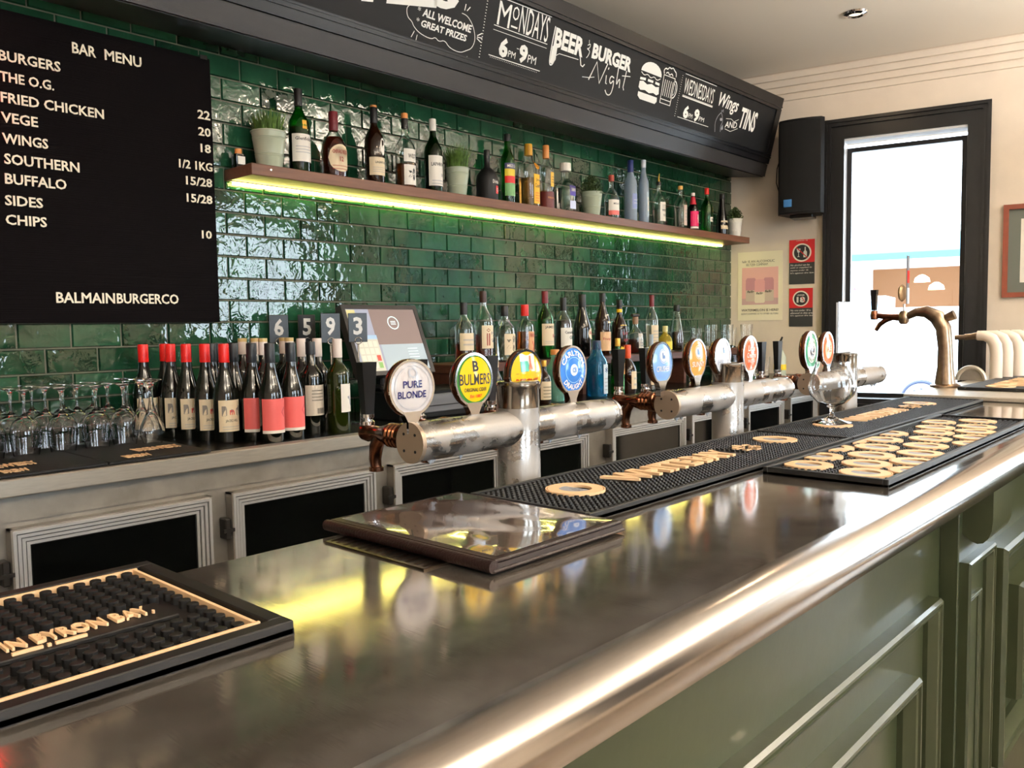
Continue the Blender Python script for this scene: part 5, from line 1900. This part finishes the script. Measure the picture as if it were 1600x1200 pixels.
def tower(lab_, px, xa, xb, taps, group):
    t = thing('beer_tower', lab_, 'beer tap', (px, PY, .90), 0, group)
    L = lambda x, y, z: (x - px, y - PY, z - .90)
    # pillar with collar and cap
    obj('pillar', G().lathe([(.046, 0), (.046, .01), (.041, .02), (.041, .28), (.0, .28)], 30, c=(0, 0, 0)), FROSTP, t)
    obj('pillar_cap', G().lathe([(.0405, .275), (.0405, .318), (.0415, .320), (.0415, .328), (.038, .330), (0, .330)], 30), mat('bare steel cap', (.62, .60, .57), .15, 1.), t)
    # cross pipe
    n = 9
    pts = [L(xa + (xb - xa) * i / n, PY, PZ) for i in range(n + 1)]
    obj('cross_pipe', G().tube(pts, [.033] + [.034] * (n - 1) + [.032], 28), FROSTP, t)
    e = obj('end_plate', G().tube([L(xa - .004, PY, PZ), L(xa + .004, PY, PZ)], .0345, 28), mat('bare brass plate', (.66, .58, .50), .35, .6), t)
    for (a, b) in ((.014, .014), (-.014, .014), (.014, -.014), (-.014, -.014)):
        obj('screw_hole', G().tube([L(xa - .0048, PY + a, PZ + b), L(xa - .0035, PY + a, PZ + b)], .0026, 8), BLK, e)
    obj('end_plate', G().tube([L(xb - .003, PY, PZ), L(xb + .004, PY, PZ)], .033, 28), CHROME, t)
    # frozen drips under the pipe
    g = G()
    rr = random.Random(int(px * 100))
    for i in range(9):
        x = xa + .03 + (xb - xa - .06) * rr.random()
        if abs(x - px) < .06:
            continue
        p = L(x, PY + rr.uniform(-.008, .008), PZ)
        g.lathe([(0, -.040 - rr.uniform(0, .006)), (.003, -.038), (.007, -.0325), (.010, -.026)], 8, c=p)
    obj('ice_drips', g, mat('ice', (.90, .92, .95), .15, trans=.4), t)
    for i, tt in enumerate(taps):
        X = tt
        tap(t, X - px, .052, PZ - .90)
    return t, L


def badge_on(t, px, X, Z, rx, ry, face, painter, yw=0., **k):
    return badge(t, X - px - .004, .006, Z - .90, yw, rx, ry, face, painter, **k)


NAVY = gl((.12, .13, .35))
T1, L1 = tower('near frosted beer tower with four round badges, nearest the menu folder', -.435, -.700, -.145, [-.655, -.530, -.330, -.205], 'frosted T shaped beer towers')


def p_pure(tx, fl, ln, rx, ry):
    ln(ell(0, 0, rx * .80, ry * .80), .0012, CHALK2, closed=True)
    tx('O', -.010, .010, .016, .034, CHALK2)
    tx('PURE', -.021, .018, .000, .012, NAVY)
    tx('BLONDE', -.031, .027, -.017, -.005, NAVY)


def p_bul(tx, fl, ln, rx, ry):
    fl('yellow_print', ell(.002, .001, rx * .86, ry * .86), gl((.84, .70, .08)))
    tx('B', -.006, .008, .015, .034, INK, .03)
    tx('BULMERS', -.036, .037, -.009, .011, INK, .012)
    tx('ORIGINAL CIDER', -.026, .028, -.021, -.014, INK)
    tx('Est 1887', -.012, .016, -.032, -.026, RED)


def p_res(tx, fl, ln, rx, ry):
    fl('picture_print', [(-.018, .006), (.022, .006), (.022, .040), (-.018, .040)], gl((.80, .82, .80)))
    fl('sea_print', [(-.018, .006), (.003, .006), (.006, .014), (.001, .026), (-.018, .026)], gl((.35, .68, .60)), .0012)
    ln([(.008, .036), (.008, .022), (.004, .010)], .0045, paint((.72, .42, .28)), .0018)
    ln([(.008, .022), (.012, .010)], .004, paint((.72, .42, .28)), .0018)
    ln([(-.030, .002), (.032, .002)], .0008, INK)
    tx("RESCH'S", -.030, .031, -.018, -.007, gl((.62, .10, .10)), .02)
    tx('DRAUGHT', -.024, .026, -.031, -.022, gl((.62, .10, .10)), .02)


def p_carl(tx, fl, ln, rx, ry):
    fl('centre_print', ell(0, 0, .012, .012, 20), gl((.82, .87, .93)))
    ln(ell(0, 0, .026, .026), .0015, paint((.45, .68, .88)), closed=True)
    tx('CB', -.006, .006, -.005, .005, gl((.25, .48, .75)), .02, z=.0016)
    tx('CARLTON', -.036, .036, 0, .011, WHITE, .03, arc=(.029, True))
    tx('DRAUGHT', -.036, .036, 0, .011, WHITE, .03, arc=(.040, False))


def p_silo(word, colr):
    def f(tx, fl, ln, rx, ry):
        fl('emblem_print', ell(0, .016, .0135, .0135, 20), WHITE)
        ln(ell(0, .016, .0165, .0165, 22), .0012, WHITE, closed=True)
        fl('silo_print', [(-.006, .010), (.006, .010), (.006, .018), (-.001, .018), (-.001, .024), (-.006, .024)], gl((.40, .52, .70)), .0012)
        tx(word, -.028, .028, -.020, -.007, colr, .01)
    return f


def p_little(tx, fl, ln, rx, ry):
    ln(ell(0, 0, rx * .84, ry * .84), .0015, gl((.84, .36, .22)), closed=True)
    fl('red_print', ell(0, 0, rx * .78, ry * .78), gl((.88, .40, .26)))
    tx('Little', -.020, .020, .010, .026, WHITE, .02, .3)
    tx('Creatures', -.025, .025, -.008, .006, WHITE, .02, .3)
    tx('PALE ALE', -.020, .020, -.021, -.013, WHITE, .02)


def p_green(tx, fl, ln, rx, ry):
    fl('white_print', ell(0, 0, rx * .66, ry * .66), WHITE)
    fl('dark_print', ell(0, 0, rx * .32, ry * .32, 20), gl((.20, .16, .18)), .0012)
    tx('C', -.009, .009, -.011, .011, WHITE, .02, z=.0018)
    tx('COOPERS', -.030, .030, 0, .007, gl((.15, .50, .36)), .02, arc=(.026, True))
    tx('PALE ALE', -.028, .028, 0, .007, gl((.15, .50, .36)), .02, arc=(.034, False))


def p_orange(tx, fl, ln, rx, ry):
    fl('pale_print', ell(0, .0, rx * .6, ry * .55), gl((.92, .78, .66)))
    ln([(-.030, .004), (.030, -.006)], .001, paint((.5, .35, .2)))
    tx('ALE', -.016, .016, -.008, .012, gl((.80, .38, .20)), .02)


B = badge_on
B(T1, -.435, -.690, 1.233, .046, .046, gl((.72, .70, .70)), p_pure, -.05, label='white round badge reading pure blonde')
B(T1, -.435, -.545, 1.238, .044, .047, gl((.16, .42, .16)), p_bul, -.05, label='yellow and green cider badge')
B(T1, -.435, -.405, 1.240, .045, .047, gl((.82, .67, .12)), p_res, -.03, label='yellow badge with a bather picture')
B(T1, -.435, -.262, 1.242, .044, .048, gl((.20, .46, .78)), p_carl, 0., edge=CHROME, label='blue round draught badge')
T2, L2 = tower('middle frosted beer tower with four domed badges, beside the far runner', .385, .090, .720, [.140, .262, .510, .640], 'frosted T shaped beer towers')
B(T2, .385, .075, 1.242, .044, .048, gl((.48, .64, .86)), p_silo('CRUSHER', WHITE), 0., label='light blue crusher badge')
B(T2, .385, .236, 1.246, .042, .048, gl((.84, .58, .30)), p_silo('SUNNY', WHITE), 0., label='orange sunny badge')
B(T2, .385, .365, 1.246, .042, .046, gl((.80, .82, .86)), p_silo('HAZY', gl((.62, .66, .74))), 0., label='white badge with a blue emblem')
B(T2, .385, .520, 1.246, .043, .050, gl((.80, .74, .64)), p_little, 0., label='cream and red script badge')
T3, L3 = tower('far frosted beer tower behind the balloon glass', 1.19, .900, 1.500, [.94, 1.06, 1.32, 1.45], 'frosted T shaped beer towers')
B(T3, 1.19, .925, 1.245, .048, .058, gl((.30, .62, .50)), p_green, 0., label='green and white round badge')
B(T3, 1.19, 1.058, 1.245, .046, .054, gl((.84, .46, .30)), p_orange, 0., label='orange badge with pale centre')
# clear leaflet holder standing on the far pillar
ah = thing('leaflet_holder', 'tall pale plastic card holder on the far beer tower', 'card holder', (1.185, -1.72, 1.2305))
obj('card', G().cbox(-.065, .045, -.003, .003, 0, .165, .001), paint((.88, .91, .95), .2), ah)
obj('sleeve', G().cbox(-.068, .058, -.006, -.004, 0, .168, .0005), mat('clear acrylic', (1, 1, 1), .05, trans=1.), ah)
# drip shelf the towers stand on
tag(obj('tower_shelf', G().cbox(-3.2, 1.60, -1.822, -1.60, .86, .899, .003), STEELD), 'low steel shelf behind the bar that the beer towers stand on', 'shelf')

# ------------------------------------------------------------------ balloon glass
o_ = [(0, 0), (.050, 0), (.050, .0015), (.032, .006), (.012, .014), (.0055, .022), (.0055, .038), (.014, .044), (.038, .055), (.056, .075), (.061, .096), (.055, .124), (.044, .150), (.042, .163)]
i_ = [(.0408, .163), (.0428, .150), (.0538, .124), (.0598, .096), (.0548, .076), (.037, .0565), (.014, .047), (0, .046)]
tag(obj('balloon_glass', finalize(G().lathe(o_ + i_, 40), GLASS, 'balloon_glass', 60), loc=(.612, -1.905, BZT + .0128)), 'clear stemmed balloon glass standing on the far bar runner', 'glass')

# ------------------------------------------------------------------ swan neck tap on the return counter
sw = thing('swan_neck_tap', 'tall curved metal swan neck beer tap in front of the window', 'beer tap', (2.0, -1.815, 1.0665))
OLDM = mat('aged silver', (.62, .54, .46), .28, 1., var=.25, vscale=40)
pth = [(0, 0, 0), (0, 0, .08), (0, .002, .16), (0, .010, .235), (0, .035, .280), (0, .075, .302), (0, .115, .300), (0, .145, .285)]
obj('neck', G().tube(pth, [.040, .030, .027, .029, .030, .024, .017, .014], 20), OLDM, sw)
obj('base_flange', G().lathe([(0, 0), (.055, 0), (.055, .008), (.042, .014), (0, .014)], 28), OLDM, sw)
obj('back_spur', G().tube([(0, .03, .262), (0, -.03, .288)], [.012, .020], 12), OLDM, sw)
obj('hub', G().lathe([(.012, -.026), (.019, -.018), (.021, 0), (.019, .018), (.012, .028)], 16, c=(0, .160, .279)), OLDM, sw)
obj('tap_arm', G().tube([(0, .150, .280), (0, .185, .281), (0, .225, .284), (0, .268, .290)], [.013, .014, .012, .011], 12), COPPER, sw)
obj('spout', G().tube([(0, .200, .281), (0, .232, .270), (0, .255, .252), (0, .270, .228)], [.010, .011, .010, .008], 12), COPPER, sw)
obj('valve', G().lathe([(0, -.02), (.014, -.018), (.016, 0), (.012, .018), (0, .020)], 14, c=(0, .277, .292)), COPPER, sw)
g = G()
v = [(-.009, -.008, 0), (.009, -.008, 0), (.009, .008, 0), (-.009, .008, 0), (-.013, -.012, .085), (.013, -.012, .085), (.013, .012, .085), (-.013, .012, .085)]
g.add([(a, .278 + b, .312 + c) for a, b, c in v], [(0, 3, 2, 1), (4, 5, 6, 7), (0, 1, 5, 4), (1, 2, 6, 5), (2, 3, 7, 6), (3, 0, 4, 7)])
obj('tap_handle', g, BLACKPL, sw)
g = G()
g.tube([(0, .160, .305), (0, .160, .335)], .004, 8)
obj('badge_stem', g, CHROME, sw)
g = G().lathe([(0, -.008), (.028, -.008), (.036, 0), (.028, .008), (0, .008)], 24, M=Matrix.Rotation(PI / 2, 3, 'X'), c=(0, .168, .380))
obj('round_badge', g, mat('bronze badge', (.62, .50, .36), .4, .4), sw)
cd = obj('tall_card', G().box(-.012, .014, .146, .149, .335, .530), paint((.42, .44, .48), .4), sw)
obj('red_patch', G().box(-.010, .012, .144, .146, .42, .47), RED, cd)
obj('pale_patch', G().box(-.011, .013, .144, .146, .335, .40), paint((.80, .84, .90)), cd)

# white curved pipes further along
for i, (x, y) in enumerate([(2.50, -1.885), (2.60, -1.905), (2.70, -1.93), (2.80, -1.955), (2.905, -1.985)]):
    t = thing('white_tap_pipe', 'thick white curved tap pipe, %s from the window' % ordn[i], 'beer tap', (x, y, 1.0665), 0, 'row of white curved tap pipes')
    obj('pipe', cached('wp', lambda: finalize(G().tube([(0, 0, 0), (0, 0, .06), (0, 0, .12), (0, .004, .155), (0, .018, .182), (0, .045, .196), (0, .075, .197)], [.026, .026, .026, .026, .025, .023, .021], 18), mat('white enamel', (.88, .83, .78), .35))), parent=t)
    obj('nozzle', cached('wn', lambda: finalize(G().tube([(0, .07, .197), (0, .10, .192), (0, .125, .190), (0, .126, .190), (0, .165, .188)], [.016, .014, .014, .011, .011], 14), OLDM)), parent=t)
t = thing('round_paddle', 'round steel arch standing beside the white tap pipes', 'bar fitting', (2.45, -1.80, 1.0665))
obj('arch', G().tube([(0, .055 * math.cos(a), .058 * math.sin(a)) for a in [i * PI / 14 for i in range(15)]], .010, 10), STEEL, t)
obj('arch_plate', G().prism([(.05 * math.cos(a), .053 * math.sin(a)) for a in [i * PI / 14 for i in range(15)]], -.002, .002, lambda x, y, z: (z, x, y)), STEELD, t)

# ------------------------------------------------------------------ outside
efn = plane_fn(WO + WD * 1.08, WD, (0, 0, 1), WN)


def eb(g, t0, t1, z0, z1, d0, d1):
    v = [efn(t0, z0, d0), efn(t1, z0, d0), efn(t1, z0, d1), efn(t0, z0, d1), efn(t0, z1, d0), efn(t1, z1, d0), efn(t1, z1, d1), efn(t0, z1, d1)]
    return g.add(v, [(0, 3, 2, 1), (4, 5, 6, 7), (0, 1, 5, 4), (1, 2, 6, 5), (2, 3, 7, 6), (3, 0, 4, 7)])


g = G()
eb(g, -40, 30, -.25, -.12, .16, 40)
o = struct('street', g, mat('asphalt pale', (.62, .62, .62), .8))
g = G().box(-30, 30, -30, YB - .2, -.25, -.12)
struct('pavement', g, mat('pavement', (.60, .58, .56), .85))
bd = thing('shop_building', 'pale shop building across the street with awning and lit shop window', 'building', efn(0, -.12, 13))
BI = lambda g: g.add([], [])
inv = Matrix.Translation(bd.location).inverted()


def bpart(nm, boxes, m, parent=bd):
    g = G()
    for b in boxes:
        eb(g, *b)
    g.v = [tuple(inv @ Vector(p)) for p in g.v]
    return obj(nm, g, m, parent)


bpart('upper_wall', [(-22, 3, 3.0, 7.5, 13, 16)], mat('pale render', (.93, .94, .95), .8))
bpart('lower_wall', [(-22, -1.75, -.12, 3.0, 13, 16), (.25, 3, -.12, 3.0, 13, 16), (-1.75, .25, -.12, 1.62, 13, 16), (-1.75, .25, 2.43, 3.0, 13, 13.3)], mat('pale render'))
bpart('awning', [(-9, 2, 2.62, 2.95, 11.4, 13)], mat('pale blue awning', (.36, .50, .55), .6))
bpart('awning_valance', [(-9, 2, 2.50, 2.62, 11.4, 11.45)], mat('teal valance', (.22, .38, .44), .6))
bpart('shop_interior', [(-3.8, 1.9, 1.4, 2.9, 13.6, 13.7)], mat('lit shop wall', (.35, .24, .16), .8, emit=.42, ecol=(.90, .66, .46)))
for k, (t_, z_) in enumerate([(-.76, 2.14), (-.50, 1.98)]):
    p = inv @ Vector(efn(t_, z_, 12.9))
    obj('pendant_lamp', G().lathe([(.15, -.02), (.13, .06), (.05, .12), (0, .13)], 16, c=tuple(p)), mat('glowing shade', (1, .9, .8), .5, emit=6), bd)
g = G()
fw = lambda x, y, z: tuple(inv @ Vector(efn(x, y, 12.98 - z)))
fit_text(g, 'OPEN', -2.4, -2.1, 2.22, 2.30, fw, bold=.02)
fit_text(g, 'FRESH TODAY', -2.5, -1.95, 1.98, 2.06, fw, bold=.02)
obj('sign_lettering', g, mat('pink lettering', (.92, .35, .60), .6), bd, fix=False, sharp=None)
vn = thing('parked_van', 'white parked van seen through the window, dark ringed wheel', 'van', efn(-1.9, -.12, 7.6))
vinv = Matrix.Translation(vn.location).inverted()


def vpart(nm, boxes, m, ch=0):
    g = G()
    for b in boxes:
        eb(g, *b)
    g.v = [tuple(vinv @ Vector(p)) for p in g.v]
    return obj(nm, g, m, vn)


VW = mat('van white', (.93, .94, .96), .4)
vpart('body', [(-4.2, .5, .30, 1.28, 7.6, 9.4), (-3.6, -.9, 1.28, 1.72, 7.8, 9.2)], VW)
vpart('side_window', [(-3.2, -2.2, 1.35, 1.64, 7.78, 7.80), (-2.1, -1.0, 1.35, 1.64, 7.78, 7.80)], mat('van glass', (.45, .55, .62), .15))
vpart('door_line', [(-2.0, -1.985, .45, 1.28, 7.595, 7.60), (-.75, -.735, .45, 1.28, 7.595, 7.60)], paint((.45, .48, .52)))
for tw_ in (-.38, -3.2):
    c = vinv @ Vector(efn(tw_, .20, 7.55))
    Mw = Matrix.Rotation(WA, 3, 'Z') @ Matrix.Rotation(PI / 2, 3, 'Y')
    obj('tyre', G().lathe([(.235, -.04), (.26, -.05), (.28, 0), (.28, .15), (.235, .16)], 32, M=Mw, c=tuple(c)), paint((.22, .25, .34), .8), vn)
    obj('hub_cap', G().lathe([(0, -.035), (.18, -.03), (.236, -.02), (.236, .10), (0, .1)], 32, M=Mw, c=tuple(c)), mat('hub white', (.92, .93, .95), .4), vn)
    g = G()
    for q in range(10):
        a = q * 2 * PI / 10
        pp = Mw @ Vector((.155 * math.cos(a), .155 * math.sin(a), -.034))
        g.lathe([(0, -.004), (.018, -.004), (.018, .003)], 8, M=Mw, c=tuple(c + pp))
    obj('hub_hole', g, paint((.3, .32, .36)), vn)
